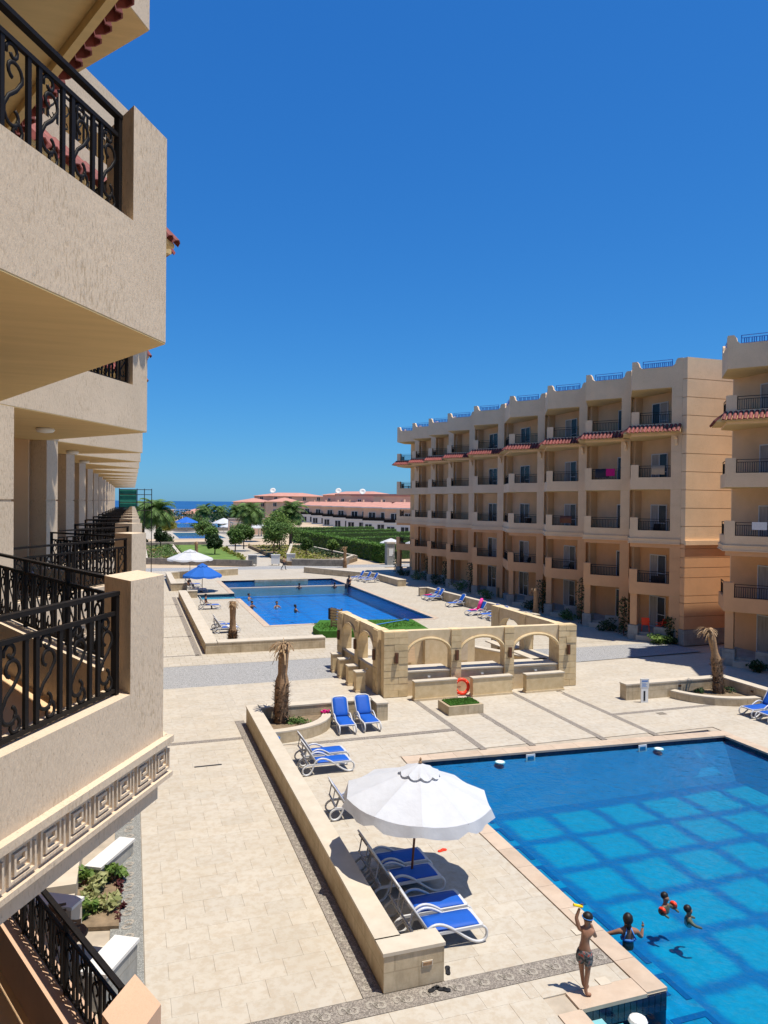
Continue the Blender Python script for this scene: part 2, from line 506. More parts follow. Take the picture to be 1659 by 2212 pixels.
# ------------------------------------------------------------------ mesh helper
class MB:
    def __init__(self):
        self.v = []
        self.f = []
    def add(self, vs, fs):
        o = len(self.v)
        self.v.extend([tuple(p) for p in vs])
        self.f.extend([tuple(i + o for i in f) for f in fs])
        return self
    def box(self, x0, y0, z0, x1, y1, z1):
        if x1 < x0: x0, x1 = x1, x0
        if y1 < y0: y0, y1 = y1, y0
        if z1 < z0: z0, z1 = z1, z0
        return self.add([(x0, y0, z0), (x1, y0, z0), (x1, y1, z0), (x0, y1, z0), (x0, y0, z1), (x1, y0, z1), (x1, y1, z1), (x0, y1, z1)],
                        [(0, 3, 2, 1), (4, 5, 6, 7), (0, 1, 5, 4), (1, 2, 6, 5), (2, 3, 7, 6), (3, 0, 4, 7)])
    def obox(self, c, sz, rz=0.0, rx=0.0, ry=0.0):
        mt = Matrix.Rotation(rz, 3, 'Z') @ Matrix.Rotation(ry, 3, 'Y') @ Matrix.Rotation(rx, 3, 'X')
        hx, hy, hz = sz[0] / 2, sz[1] / 2, sz[2] / 2
        vs = [Vector(c) + mt @ Vector((sx * hx, sy * hy, sz_ * hz)) for sz_ in (-1, 1) for sx, sy in ((-1, -1), (1, -1), (1, 1), (-1, 1))]
        return self.add(vs, [(0, 3, 2, 1), (4, 5, 6, 7), (0, 1, 5, 4), (1, 2, 6, 5), (2, 3, 7, 6), (3, 0, 4, 7)])
    def prism(self, poly, z0, z1):
        a = sum(poly[i][0] * poly[(i + 1) % len(poly)][1] - poly[(i + 1) % len(poly)][0] * poly[i][1] for i in range(len(poly)))
        if a < 0:
            poly = poly[::-1]
        n = len(poly)
        vs = [(p[0], p[1], z0) for p in poly] + [(p[0], p[1], z1) for p in poly]
        fs = [tuple(range(n - 1, -1, -1)), tuple(range(n, 2 * n))]
        fs += [(i, (i + 1) % n, n + (i + 1) % n, n + i) for i in range(n)]
        return self.add(vs, fs)
    def vprism(self, p0, p1, prof, th, nrm):
        """vertical panel: profile of (s along p0->p1, z), extruded th along nrm (xy)"""
        p0 = Vector(p0); d = (Vector(p1) - p0).normalized(); nv = Vector(nrm)
        n = len(prof)
        A = [(*(p0 + d * s), z) for s, z in prof]
        B = [(*(p0 + d * s + nv * th), z) for s, z in prof]
        fs = [tuple(range(n)), tuple(range(2 * n - 1, n - 1, -1))]
        fs += [(i, i + n, (i + 1) % n + n, (i + 1) % n) for i in range(n)]
        return self.add(A + B, fs)
    def tube(self, pts, r, n=6, close=False, cap=True, flat=1.0):
        pts = [Vector(p) for p in pts]
        N_ = len(pts)
        rr = r if isinstance(r, (list, tuple)) else [r] * N_
        prev = None
        vs, fs = [], []
        for i, p in enumerate(pts):
            if close:
                t = (pts[(i + 1) % N_] - pts[i - 1])
            else:
                t = pts[min(i + 1, N_ - 1)] - pts[max(i - 1, 0)]
            t.normalize()
            if prev is None:
                a = Vector((0, 0, 1)) if abs(t.z) < 0.9 else Vector((1, 0, 0))
                u = t.cross(a).normalized()
            else:
                u = prev - t * prev.dot(t)
                if u.length < 1e-6:
                    u = t.orthogonal()
                u.normalize()
            prev = u
            w = t.cross(u)
            for k in range(n):
                an = 2 * math.pi * k / n
                vs.append(p + u * math.cos(an) * rr[i] + w * math.sin(an) * rr[i] * flat)
        m_ = N_ if close else N_ - 1
        for i in range(m_):
            j = (i + 1) % N_
            for k in range(n):
                fs.append((i * n + k, i * n + (k + 1) % n, j * n + (k + 1) % n, j * n + k))
        if cap and not close:
            fs.append(tuple(range(n - 1, -1, -1)))
            fs.append(tuple(range((N_ - 1) * n, N_ * n)))
        return self.add(vs, fs)
    def lathe(self, prof, n=12, c=(0, 0, 0)):
        vs, fs = [], []
        for r, z in prof:
            for k in range(n):
                a = 2 * math.pi * k / n
                vs.append((c[0] + r * math.cos(a), c[1] + r * math.sin(a), c[2] + z))
        for i in range(len(prof) - 1):
            for k in range(n):
                fs.append((i * n + k, i * n + (k + 1) % n, (i + 1) * n + (k + 1) % n, (i + 1) * n + k))
        fs.append(tuple(range(n - 1, -1, -1)))
        fs.append(tuple(range((len(prof) - 1) * n, len(prof) * n)))
        return self.add(vs, fs)
    def ball(self, c, r, n=10, sz=(1, 1, 1)):
        prof = [(max(0.001, math.sin(math.pi * i / 6)) * r, -math.cos(math.pi * i / 6) * r) for i in range(7)]
        o = MB().lathe(prof, n)
        return self.add([(c[0] + x * sz[0], c[1] + y * sz[1], c[2] + z * sz[2]) for x, y, z in o.v], o.f)
    def mesh(self, name, mt, smooth=False):
        me = bpy.data.meshes.new(name)
        me.from_pydata(self.v, [], self.f)
        if mt:
            me.materials.append(mt)
        if smooth:
            me.polygons.foreach_set('use_smooth', [True] * len(me.polygons))
        me.update()
        return me
    def build(self, name, mt, parent=None, smooth=False):
        return put(name, self.mesh(name, mt, smooth), parent)

def put(name, me, parent=None, loc=None, rz=None):
    o = bpy.data.objects.new(name, me)
    col.objects.link(o)
    if parent:
        o.parent = parent
    if loc is not None:
        o.location = loc
    if rz is not None:
        o.rotation_euler = (0, 0, rz)
    return o

def tag(o, label=None, cat=None, group=None, kind=None):
    if label: o['label'] = label
    if cat: o['category'] = cat
    if group: o['group'] = group
    if kind: o['kind'] = kind
    return o

def thing(name, label, cat, loc=(0, 0, 0), rz=0.0, group=None):
    o = bpy.data.objects.new(name, None)
    o.empty_display_size = 0.2
    col.objects.link(o)
    o.location = loc
    o.rotation_euler = (0, 0, rz)
    return tag(o, label, cat, group)

def dup(root, loc, rz, label, group=None, scale=None):
    r = root.copy(); col.objects.link(r)
    r.location = loc; r.rotation_euler = (0, 0, rz)
    r['label'] = label
    if group: r['group'] = group
    if scale: r.scale = scale
    for ch in list(root.children):
        c = ch.copy(); col.objects.link(c); c.parent = r
        for g in ch.children:
            d = g.copy(); col.objects.link(d); d.parent = c
    return r

V2 = lambda x, y: Vector((x, y))
def line_x(p, d, q, e):
    den = d.x * e.y - d.y * e.x
    t = ((q.x - p.x) * e.y - (q.y - p.y) * e.x) / den
    return p + d * t

# ------------------------------------------------------------------ ground, sea, paving, pools
POOL_W, POOL_E = 8.85, 20.6
def sheet_with_holes(name, xs, ys, z, mt, skip, kind='structure', parent=None):
    b = MB()
    for i in range(len(xs) - 1):
        for j in range(len(ys) - 1):
            cx, cy = (xs[i] + xs[i + 1]) / 2, (ys[j] + ys[j + 1]) / 2
            if skip(cx, cy):
                continue
            b.add([(xs[i], ys[j], z), (xs[i + 1], ys[j], z), (xs[i + 1], ys[j + 1], z), (xs[i], ys[j + 1], z)], [(0, 1, 2, 3)])
    o = b.build(name, mt, parent)
    if kind: tag(o, kind=kind)
    return o
def in_pool(x, y):
    return (POOL_W < x < POOL_E and 0 < y < 22.42) or (7.1 < x < POOL_W and 5.0 < y < 10.5) or \
           (8.85 < x < 21.0 and 50.0 < y < 79.5) or (5.5 < x < 8.85 and 64.5 < y < 68.3) or (10 < x < 20.5 and 172 < y < 203)
sheet_with_holes('ground', [-400, 5.5, 7.1, 8.85, 10, 20.5, 20.6, 21.0, 600], [-80, 0, 5.0, 10.5, 22.42, 50, 64.5, 68.3, 79.5, 172, 203, 430], -0.06, M['sand'], in_pool)
sheet_with_holes('ground_bed', [-3.5, 7.1, 8.85, 20.6, 31.4], [-6, 0, 5.0, 10.5, 22.42, 34.3], -0.03, M['grout'], in_pool)
b = MB()
b.add([(-30000, 400, -3.0), (30000, 400, -3.0), (30000, 45000, -3.0), (-30000, 45000, -3.0)], [(0, 1, 2, 3)])
tag(b.build('sea', M['sea']), kind='structure')
# the far paved terrace, the grey road between the two pool courts
sheet_with_holes('far_plaza', [-1.5, 5.5, 8.85, 21.0, 31.3], [38.8, 50.0, 64.5, 68.3, 79.5, 92.0], 0.0, M['farpave'], in_pool)
b = MB()
b.add([(-3, 34.31, -0.004), (22, 34.1, -0.004), (31.3, 34.6, -0.004), (31.3, 37.6, -0.004), (24.7, 37.6, -0.004), (10, 38.79, -0.004), (-3, 38.79, -0.004)], [(0, 1, 2, 3, 4, 5, 6)])
tag(b.build('cobble_road', M['cobble']), kind='structure')
b = MB()
b.add([(10.01, 38.80, -0.008), (24.7, 37.61, -0.008), (31.3, 37.61, -0.008), (31.3, 38.8, -0.008)], [(0, 1, 2, 3)])
tag(b.build('road_edge_paving', M['farpave']), kind='structure')
b = MB()
b.add([(-10, 92.01, -0.004), (60, 92.01, -0.004), (60, 96.4, -0.004), (-10, 96.4, -0.004)], [(0, 1, 2, 3)])
tag(b.build('far_road', M['cobble']), kind='structure')
b = MB()
b.add([(15.2, 96.41, -0.01), (19.3, 96.41, -0.01), (20.2, 170, -0.01), (16.4, 170, -0.01)], [(0, 1, 2, 3)])
b.add([(6.5, 170.01, -0.01), (26, 170.01, -0.01), (30, 290, -0.01), (0, 290, -0.01)], [(0, 1, 2, 3)]) if False else None
tag(b.build('garden_path', M['farpave']), kind='structure')
sheet_with_holes('far_pool_deck', [2, 10, 20.5, 32], [170.01, 172, 203, 300], -0.02, M['farpave'], in_pool)

plaza = bpy.data.objects.new('plaza_paving', None)
col.objects.link(plaza)
tag(plaza, kind='structure')
SW, SD = 0.8, 0.5
regions = [(-0.35, 6.67, 7.5, 11.42), (0.26, 3.75, 11.88, 26.28), (0.26, 3.75, 26.56, 34.28), (3.75, 4.1, 28.55, 34.28),
           (5.25, 8.43, 11.88, 12.36), (4.56, 8.43, 12.36, 25.0), (4.56, 11.34, 25.28, 27.55), (8.43, 11.34, 22.98, 25.0),
           (9.45, 11.34, 27.55, 29.2), (4.1, 9.4, 28.12, 34.28), (9.4, 11.34, 29.2, 34.1), (11.34, 31.3, 29.5, 34.05),
           (11.58, 13.19, 22.94, 29.5), (13.42, 15.98, 22.85, 29.5), (16.22, 18.14, 22.72, 29.5),
           (18.38, 31.3, 25.22, 29.5), (18.38, 31.3, 22.6, 24.98), (20.98 + .02, 31.3, 9.0, 22.6), (6.67, 8.43, 10.95, 11.42)]
slabs = []
for (x0, x1, y0, y1) in regions:
    row, y = 0, y0
    while y < y1 - 0.02:
        yy = min(y + SD, y1)
        x = x0 - (SW / 2 if row % 2 else 0)
        while x < x1 - 0.02:
            a_, b_ = max(x, x0), min(x + SW, x1)
            if b_ - a_ > 0.03 and yy - y > 0.03:
                slabs.append((a_, b_, y, yy))
            x += SW
        y += SD; row += 1
def slab_rank(s):
    cx, cy = (s[0] + s[1]) / 2, (s[2] + s[3]) / 2
    d = math.hypot(cx, cy)
    an = math.degrees(math.atan2(cx, cy))
    inview = -9 < an < 48 and (cy > 10.6)
    return d + (0 if inview else 100)
slabs.sort(key=slab_rank)
cache = {}
G_ = 0.0012
field = MB()
for i, (a_, b_, c_, d_) in enumerate(slabs):
    dz = random.uniform(-0.0025, 0.0)
    if i < 300:
        key = (round(b_ - a_, 3), round(d_ - c_, 3))
        if key not in cache:
            w, h = key[0] / 2 - G_, key[1] / 2 - G_
            bb = MB()
            e = 0.003
            bb.add([(-w, -h, -0.03), (w, -h, -0.03), (w, h, -0.03), (-w, h, -0.03), (-w, -h, -e), (w, -h, -e), (w, h, -e), (-w, h, -e),
                    (-w + e, -h + e, 0), (w - e, -h + e, 0), (w - e, h - e, 0), (-w + e, h - e, 0)],
                   [(8, 9, 10, 11), (0, 1, 5, 4), (1, 2, 6, 5), (2, 3, 7, 6), (3, 0, 4, 7), (4, 5, 9, 8), (5, 6, 10, 9), (6, 7, 11, 10), (7, 4, 8, 11)])
            cache[key] = bb.mesh('paving_slab', M['slab'])
        put('paving_slab', cache[key], plaza, ((a_ + b_) / 2, (c_ + d_) / 2, dz))
    else:
        field.box(a_ + G_, c_ + G_, -0.029, b_ - G_, d_ - G_, dz)
tag(field.build('paving_field', M['slabs'], plaza), kind='stuff')

# mosaic bands with pebble scrolls
def mosaic(name, x0, x1, y0, y1, mt='pebble'):
    return MB().box(x0, y0, -0.029, x1, y1, -0.001).build(name, M[mt], plaza)
mosaic('mosaic_band', 0.26, 8.43, 11.43, 11.87)
mosaic('mosaic_band', 3.76, 4.10, 11.88, 28.54)
mosaic('mosaic_band', -0.36, 0.25, 11.43, 34.2, 'greenstone')
mosaic('mosaic_band', -0.36, 0.25, 38.9, 90, 'greenstone').location.z = 0.012
mosaic('mosaic_band', 0.27, 3.74, 26.29, 26.55)
for sx_, yt in ((11.46, 29.3), (13.305, 29.4), (16.1, 29.4), (18.26, 28.6)):
    mosaic('mosaic_band', sx_ - 0.11, sx_ + 0.11, 22.95 - (sx_ - 9.4) * .07 + .02, yt)
mosaic('mosaic_band', 5.6, 11.33, 25.02, 25.26)
mosaic('mosaic_band', 18.38, 25.2, 24.99, 25.21)
for yy in (41.3, 47.2, 55.5, 62.0):
    MB().box(-0.3, yy, -0.02, 3.5, yy + 0.2, 0.004).build('mosaic_band', M['pebble'], plaza)
MB().box(3.3, 41.2, -0.02, 3.62, 67, 0.004).build('mosaic_band', M['pebble'], plaza)
MB().box(1.9, 23.9, 0.0, 2.75, 23.985, 0.008).build('drain_slot', M['black'], plaza)
MB().box(20.15, 24.5, 0.0, 20.5, 24.8, 0.008).build('drain_grate', M['darkstone'], plaza)
def scroll_ribbon(L, W, w=0.028):
    """S-shaped running scroll drawn as a flat ribbon about 6 mm high"""
    pts = []
    for k in range(15):
        a = math.pi * 1.6 - k / 14 * math.pi * 1.75
        r = 0.12 + 0.38 * (k / 14)
        pts.append((-L * 0.22 + math.cos(a) * r * L * 0.42, -W * 0.02 + math.sin(a) * r * W * 0.80))
    x, y = pts[-1]
    half = pts + [(0, 0)]
    full = half + [(-px, -py) for px, py in half[::-1][1:]]
    bb = MB()
    n = len(full)
    for i in range(n):
        p = Vector(full[i]); t = (Vector(full[min(i + 1, n - 1)]) - Vector(full[max(i - 1, 0)])).normalized()
        nn = Vector((-t.y, t.x)) * w * (0.6 + 0.4 * math.sin(math.pi * i / (n - 1)))
        bb.v += [(p.x + nn.x, p.y + nn.y, 0.006), (p.x - nn.x, p.y - nn.y, 0.006)]
        if i:
            o = 2 * i
            bb.f.append((o - 2, o - 1, o + 1, o))
    return bb.mesh('scroll_inlay', M['pebble_light'])
scr = scroll_ribbon(0.46, 0.36)
for k in range(17):
    put('scroll_inlay', scr, plaza, (0.55 + k * 0.48, 11.65, 0.0))
for k in range(30):
    put('scroll_inlay', scr, plaza, (3.93, 12.2 + k * 0.5, 0.0), R(90))
for k in range(32):
    put('scroll_inlay', scr, plaza, (-0.03, 11.9 + k * 0.5, 0.0), R(90))

# near pool
def coping_run(parent, p0, p1, width, side, z=0.012, step=0.9):
    """row of coping stones from p0 to p1 (xy at water edge), width outward on the given side"""
    p0 = Vector(p0); p1 = Vector(p1); d = (p1 - p0); L = d.length; d.normalize()
    nv = Vector((-d.y, d.x)) * side
    n = max(1, round(L / step)); s = L / n
    for i in range(n):
        a_, b_ = p0 + d * (i * s + 0.004), p0 + d * ((i + 1) * s - 0.004)
        MB().prism([tuple(a_ - nv * 0.03), tuple(b_ - nv * 0.03), tuple(b_ + nv * width), tuple(a_ + nv * width)], -0.055, z).build('coping_stone', M['coping'], parent)
pool = bpy.data.objects.new('near_pool', None); col.objects.link(pool); tag(pool, kind='structure')
WZ = -0.13
b = MB()
outline = [(POOL_W, 0.0), (POOL_E, 0.0), (POOL_E, 21.6), (POOL_W, 22.4), (POOL_W, 10.5), (7.1, 10.5), (7.1, 5.0), (POOL_W, 5.0)]
b.add([(x, y, WZ) for x, y in outline], [(0, 1, 2, 3, 4, 7), (4, 5, 6, 7)])
b.build('pool_water', M['water'], pool)
MB().box(POOL_W - .01, 0, -1.02, POOL_E + .01, 22.42, -0.92).build('pool_floor', M['poolfloor'], pool)
b = MB()
def wallstrip(bb, pts, z0, z1):
    for (ax, ay), (bx, by) in zip(pts[:-1], pts[1:]):
        bb.add([(ax, ay, z0), (bx, by, z0), (bx, by, z1), (ax, ay, z1)], [(0, 1, 2, 3)])
wallstrip(b, [(POOL_E, 0), (POOL_E, 21.6), (POOL_W, 22.4), (POOL_W, 10.5)], -1.05, -0.29)
wallstrip(b, [(POOL_W, 5), (POOL_W, 0)], -1.05, -0.29)
b.build('pool_wall', M['poolwall'], pool)
# steps in the little entry bay
for k in range(4):
    MB().box(7.1 + k * 0.42 - 0.0, 5.0, -1.05, 7.1 + (k + 1) * 0.42, 10.48, -0.22 - k * 0.17).build('pool_step', M['white'] if k < 1 else M['poollight'], pool)
MB().box(7.1 + 1.68, 5.0, -1.05, 8.84, 10.48, -0.95).build('pool_step', M['poollight'], pool)
# navy waterline tiles
def tile_row(parent, p0, p1, z0, z1, step, nrm):
    p0 = Vector(p0); p1 = Vector(p1); d = p1 - p0; L = d.length; d.normalize()
    n = int(round(L / step)); s = L / n
    nv = Vector(nrm)
    cache_ = None
    for i in range(n):
        if cache_ is None:
            ang = math.atan2(d.y, d.x)
            cache_ = MB().obox((0, 0, 0), (s - 0.012, 0.02, z1 - z0)).mesh('waterline_tile', M['navy'])
        c = p0 + d * ((i + .5) * s) + nv * 0.006
        put('waterline_tile', cache_, parent, (c.x, c.y, (z0 + z1) / 2), ang)
tile_row(pool, (POOL_W, 22.4), (POOL_E, 21.6), -0.23, -0.056, 0.30, (0, -1))
tile_row(pool, (POOL_E, 21.6), (POOL_E, 12.0), -0.23, -0.056, 0.30, (-1, 0))
tile_row(pool, (7.1, 10.5), (POOL_W, 10.5), -0.36, -0.056, 0.125, (0, -1))
b = MB()
wallstrip(b, [(POOL_E + .004, 0), (POOL_E + .004, 21.61), (POOL_W, 22.41), (POOL_W, 10.51), (7.1, 10.51), (7.1, 5)], -0.36, -0.056)
b.build('waterline_backing', M['navy'], pool)
coping_run(pool, (POOL_W, 10.51), (POOL_W, 22.4), 0.40, 1)
coping_run(pool, (POOL_W - .4, 22.43), (POOL_E + .4, 21.58), 0.50, 1)
coping_run(pool, (POOL_E, 0), (POOL_E, 21.55), 0.38, -1)
coping_run(pool, (7.1, 10.51), (8.44, 10.51), 0.42, 1)
coping_run(pool, (7.1, 5), (7.1, 10.5), 0.42, 1)
# greek key drawn in blue on the floor beside the west wall
def key_bars(u, t):
    # meander unit inside a u x u square, bar thickness t, list of rectangles
    return [(0, 0, u, t), (u - t, t, u, u), (t * 1.6, u - t, u - t, u), (t * 1.6, 2.4 * t, t * 2.6, u - t), (t * 2.6, 2.4 * t, u - 2.4 * t, 3.4 * t)]
b = MB()
for x0_, y0_, x1_, y1_ in key_bars(0.8, 0.13):
    b.box(x0_, y0_, 0, x1_, y1_, 0.012)
M['keydark'] = simple('pool_key_mosaic', (0.004, 0.085, 0.25), 0.4, 0.15, 5)
kme = b.mesh('floor_key', M['keydark'])
M['ledge'] = simple('added_ramp_mosaic', (0.004, 0.14, 0.325), 0.4, 0.12, 3)
YU = lambda x: 22.41 - (x - POOL_W) * .0681
RZ = lambda x, y: -.935 + .735 * (y - 19.8) / (YU(x) - 19.8)
rb_ = MB()
rb_.add([(POOL_W + .005, 19.8, -.935), (19.45, 19.8, -.935), (20.598, YU(20.6), -.20), (19.45, YU(19.45), -.20), (POOL_W + .005, YU(POOL_W), -.20)], [(0, 1, 3, 4), (1, 2, 3)])
rb_.add([(19.45, 1, -.935), (20.598, 1, -.20), (20.598, YU(20.6), -.20), (19.45, 19.8, -.935)], [(0, 1, 2, 3)])
rb_.build('added_pool_ramp', M['ledge'], pool)  # added slope: catches the sun and hides the dark shaded pool walls
for ya in (20.2, 21.0):
    q_ = MB()
    for k in range(12):
        x = POOL_W + .4 + k * (19.2 - POOL_W - .4) / 11
        q_.v += [(x, ya, RZ(x, ya) + .008), (x, ya + .36, RZ(x, ya + .36) + .008)]
        if k: q_.f.append((2 * k - 2, 2 * k, 2 * k + 1, 2 * k - 1))
    q_.build('ramp_stripe', M['poolwall'], pool)
M['keyband'] = simple('pool_border_mosaic', (0.004, 0.21, 0.38), 0.4, 0.2, 4)
MB().box(9.25, 1, -0.95, 10.1, 20.6, -0.914).build('floor_border', M['keyband'], pool)
for k in range(15):
    put('floor_key', kme, pool, (10.08, 19.3 - k * 1.15, -0.912), R(90))
for px_, py_ in ((12.6, 21.93), (16.9, 21.64)):
    MB().box(px_, py_, -0.30, px_ + 0.34, py_ + 0.03, -0.02).build('skimmer_frame', M['frost'], pool)
    MB().box(px_ + .05, py_ - .005, -0.22, px_ + 0.29, py_ + 0.02, -0.08).build('skimmer_mouth', M['poolwall'], pool)
for px_, py_ in ((11.6, 21.9), (17.6, 21.45)):
    MB().lathe([(0.001, 0), (0.17, 0), (0.17, 0.03), (0.1, 0.05), (0.001, 0.05)], 14, (px_, py_, -0.17)).build('pool_lamp', M['frost'], pool)
for px_, py_ in ((8.62, 13.0), (8.25, 12.35), (7.8, 10.9)):
    MB().box(px_, py_, 0.0, px_ + 0.22, py_ + 0.2, 0.018).build('deck_cover', M['cap'], pool)
MB().ball((0, 0, 0), 0.16, 12, (1, 1, 0.55)).build('pool_float', M['frost']).location = (7.95, 10.1, -0.10)
tag(bpy.data.objects['pool_float'], 'round white float resting in the shallow entry bay beside the pool corner', 'float')

# far pool
pool2 = bpy.data.objects.new('far_pool', None); col.objects.link(pool2); tag(pool2, kind='structure')
b = MB()
b.add([(x, y, WZ) for x, y in [(8.85, 50), (21, 50), (21, 79.5), (8.85, 79.5), (8.85, 68.3), (5.5, 68.3), (5.5, 64.5), (8.85, 64.5)]], [(0, 1, 2, 3, 4, 7), (4, 5, 6, 7)])
b.build('pool_water', M['water_far'], pool2)
MB().box(8.84, 49.99, -1.3, 21.01, 79.51, -1.1).build('pool_floor', M['poolfar'], pool2)
b = MB(); wallstrip(b, [(21, 50), (21, 79.5), (8.85, 79.5), (8.85, 50), (21, 50)], -1.1, -0.2); b.build('pool_wall', M['poolwall'], pool2)
b = MB(); wallstrip(b, [(21.004, 50), (21.004, 79.505), (8.85, 79.505), (8.85, 68.3), (5.5, 68.305)], -0.25, -0.02); b.build('waterline_tile_band', M['navy'], pool2)
MB().box(5.5, 64.5, -0.6, 8.84, 68.3, -0.32).build('pool_step', M['poollight'], pool2)
MB().box(8.9, 73.0, -0.9, 20.95, 73.35, -0.04).build('lane_wall', M['cap'], pool2)
MB().box(12.4, 79.1, -0.6, 18.2, 79.75, 0.06).build('spa_wall', M['wallside'], pool2)
coping_run(pool2, (8.85, 49.6), (8.85, 64.5), 0.42, 1, 0.02, 1.2)
coping_run(pool2, (8.85, 68.3), (8.85, 79.5), 0.42, 1, 0.02, 1.2)
coping_run(pool2, (8.85, 50), (21, 50), 0.42, -1, 0.02, 1.2)
coping_run(pool2, (21, 50), (21, 79.5), 0.38, -1, 0.02, 1.2)
coping_run(pool2, (5.5, 68.31), (8.42, 68.31), 0.42, 1, 0.02, 1.2)
coping_run(pool2, (5.5, 64.49), (8.42, 64.49), 0.42, -1, 0.02, 1.2)
# third pool far away
pool3 = bpy.data.objects.new('garden_pool', None); col.objects.link(pool3); tag(pool3, kind='structure')
MB().add([(10, 172, WZ), (20.5, 172, WZ), (20.5, 203, WZ), (10, 203, WZ)], [(0, 1, 2, 3)]).build('pool_water', M['water_far'], pool3)
MB().box(9.9, 171.9, -1.2, 20.6, 203.1, -1.0).build('pool_floor', M['poolfar'], pool3)
pool4 = bpy.data.objects.new('upper_pool', None); col.objects.link(pool4); tag(pool4, kind='structure')
MB().box(10, 216, -0.1, 27, 216.6, 0.9).build('pool_edge', M['darkstone'], pool4)
MB().box(10, 216.6, 0.3, 27, 262, 0.7).build('pool_floor', M['poolfar'], pool4)
MB().add([(10, 216.6, 0.85), (27, 216.6, 0.85), (27, 262, 0.85), (10, 262, 0.85)], [(0, 1, 2, 3)]).build('pool_water', M['water_far'], pool4)
#@@BUILDINGS
# ------------------------------------------------------------------ hotel wings with saw-tooth balconies
def spiral(cx, cz, r0, r1, a0, a1, n):
    return [(cx + math.cos(a0 + (a1 - a0) * k / n) * (r0 + (r1 - r0) * k / n), cz + math.sin(a0 + (a1 - a0) * k / n) * (r0 + (r1 - r0) * k / n)) for k in range(n + 1)]
def scroll_tube(bb, w, h, z0, x0=0.0, r=0.008, n=5, lod=0):
    """big S with curled ends plus two small C curls, inside a w x h cell"""
    k = 10 if not lod else 5
    top = spiral(x0 + w * 0.50, z0 + h * 0.70, 0.035, w * 0.38, R(250), R(-20), k)
    bot = spiral(x0 + w * 0.46, z0 + h * 0.24, w * 0.40, 0.035, R(160), R(420), k)
    pts = top + [(x0 + w * 0.62, z0 + h * 0.53), (x0 + w * 0.28, z0 + h * 0.42)] + bot
    bb.tube([(x, 0, z) for x, z in pts], r, n, flat=1.7)
    if not lod:
        bb.tube([(x, 0, z) for x, z in spiral(x0 + w * 0.45, z0 + h * 0.90, w * 0.30, 0.02, R(200), R(-160), 10)], r, n, flat=1.6)
        bb.tube([(x, 0, z) for x, z in spiral(x0 + w * 0.62, z0 + h * 0.085, w * 0.30, 0.02, R(90), R(-270), 10)], r, n, flat=1.6)
_rail_cache = {}
def railing(parent, p0, p1, z, h, detail, mt=None, name='railing'):
    """iron railing from p0 to p1 (xy), foot at z; detail 2 = every bar an object, 1 = joined with scrolls, 0 = bars only"""
    p0 = Vector(p0); p1 = Vector(p1); d = p1 - p0; L = d.length; ang = math.atan2(d.y, d.x)
    mt = mt or M['iron']
    b = MB()
    b.box(0, -.025, h - .028, L, .025, h)
    b.box(0, -.014, h - .165, L, .014, h - .137)
    b.box(0, -.014, 0.02, L, .014, 0.045)
    npost = max(2, int(round(L / 1.5)) + 1)
    for i in range(npost):
        x = 0.02 + (L - 0.04) * i / (npost - 1)
        b.box(x - .02, -.02, 0, x + .02, .02, h - .028)
    unit = 0.31
    n = max(1, int((L - 0.06) / unit)); u = (L - 0.06) / n
    lo, hi = 0.045, h - 0.165
    if detail >= 2:
        o = b.build(name, mt, parent)
        o.location = (p0.x, p0.y, z); o.rotation_euler = (0, 0, ang)
        key = ('bar', round(h, 2))
        if key not in _rail_cache:
            _rail_cache[key] = MB().box(-.016, -.010, lo, .016, .010, hi).mesh('bar', mt)
        skey = ('scroll', round(h, 2))
        if skey not in _rail_cache:
            sb = MB(); scroll_tube(sb, 0.19, hi - lo, lo)
            _rail_cache[skey] = sb.mesh('scroll', mt, True)
        for i in range(n):
            x = 0.03 + i * u
            for xx in (x + 0.02, x + 0.115):
                q = put('bar', _rail_cache[key], o, (xx, 0, 0))
            put('scroll', _rail_cache[skey], o, (x + 0.12, 0, 0))
        return o
    for i in range(n):
        x = 0.03 + i * u
        if detail == 1:
            b.box(x + .004, -.010, lo, x + .036, .010, hi)
            b.box(x + .099, -.010, lo, x + .131, .010, hi)
            scroll_tube(b, 0.19, hi - lo, lo, x + 0.12, 0.009, 4, 1)
        else:
            for xx in (x + .02, x + .125, x + .23):
                wb_ = .011 if name == 'railing' else .022
                b.box(xx - wb_, -wb_, lo, xx + wb_, wb_, hi)
    o = b.build(name, mt, parent)
    o.location = (p0.x, p0.y, z); o.rotation_euler = (0, 0, ang)
    return o

def barrel_mesh(L=0.78, r=0.115):
    b = MB()
    n = 5
    vs = []
    for x in (0, L * 0.5 - .004, L * 0.5, L):
        rr = r * (0.88 if x < L * 0.5 - .002 else 1.0)
        for k in range(n):
            a = math.pi * k / (n - 1)
            vs.append((math.cos(a) * rr, x, math.sin(a) * rr))
        for k in range(n - 1, -1, -1):
            a = math.pi * k / (n - 1)
            vs.append((math.cos(a) * (rr - .018), x, math.sin(a) * (rr - .018)))
    m_ = 2 * n
    fs = []
    for i in range(3):
        for k in range(m_):
            fs.append((i * m_ + k, i * m_ + (k + 1) % m_, (i + 1) * m_ + (k + 1) % m_, (i + 1) * m_ + k))
    fs.append(tuple(range(m_))); fs.append(tuple(range(4 * m_ - 1, 3 * m_ - 1, -1)))
    b.add(vs, fs)
    return b.mesh('roof_tile', M['tile'])
TILE = barrel_mesh()
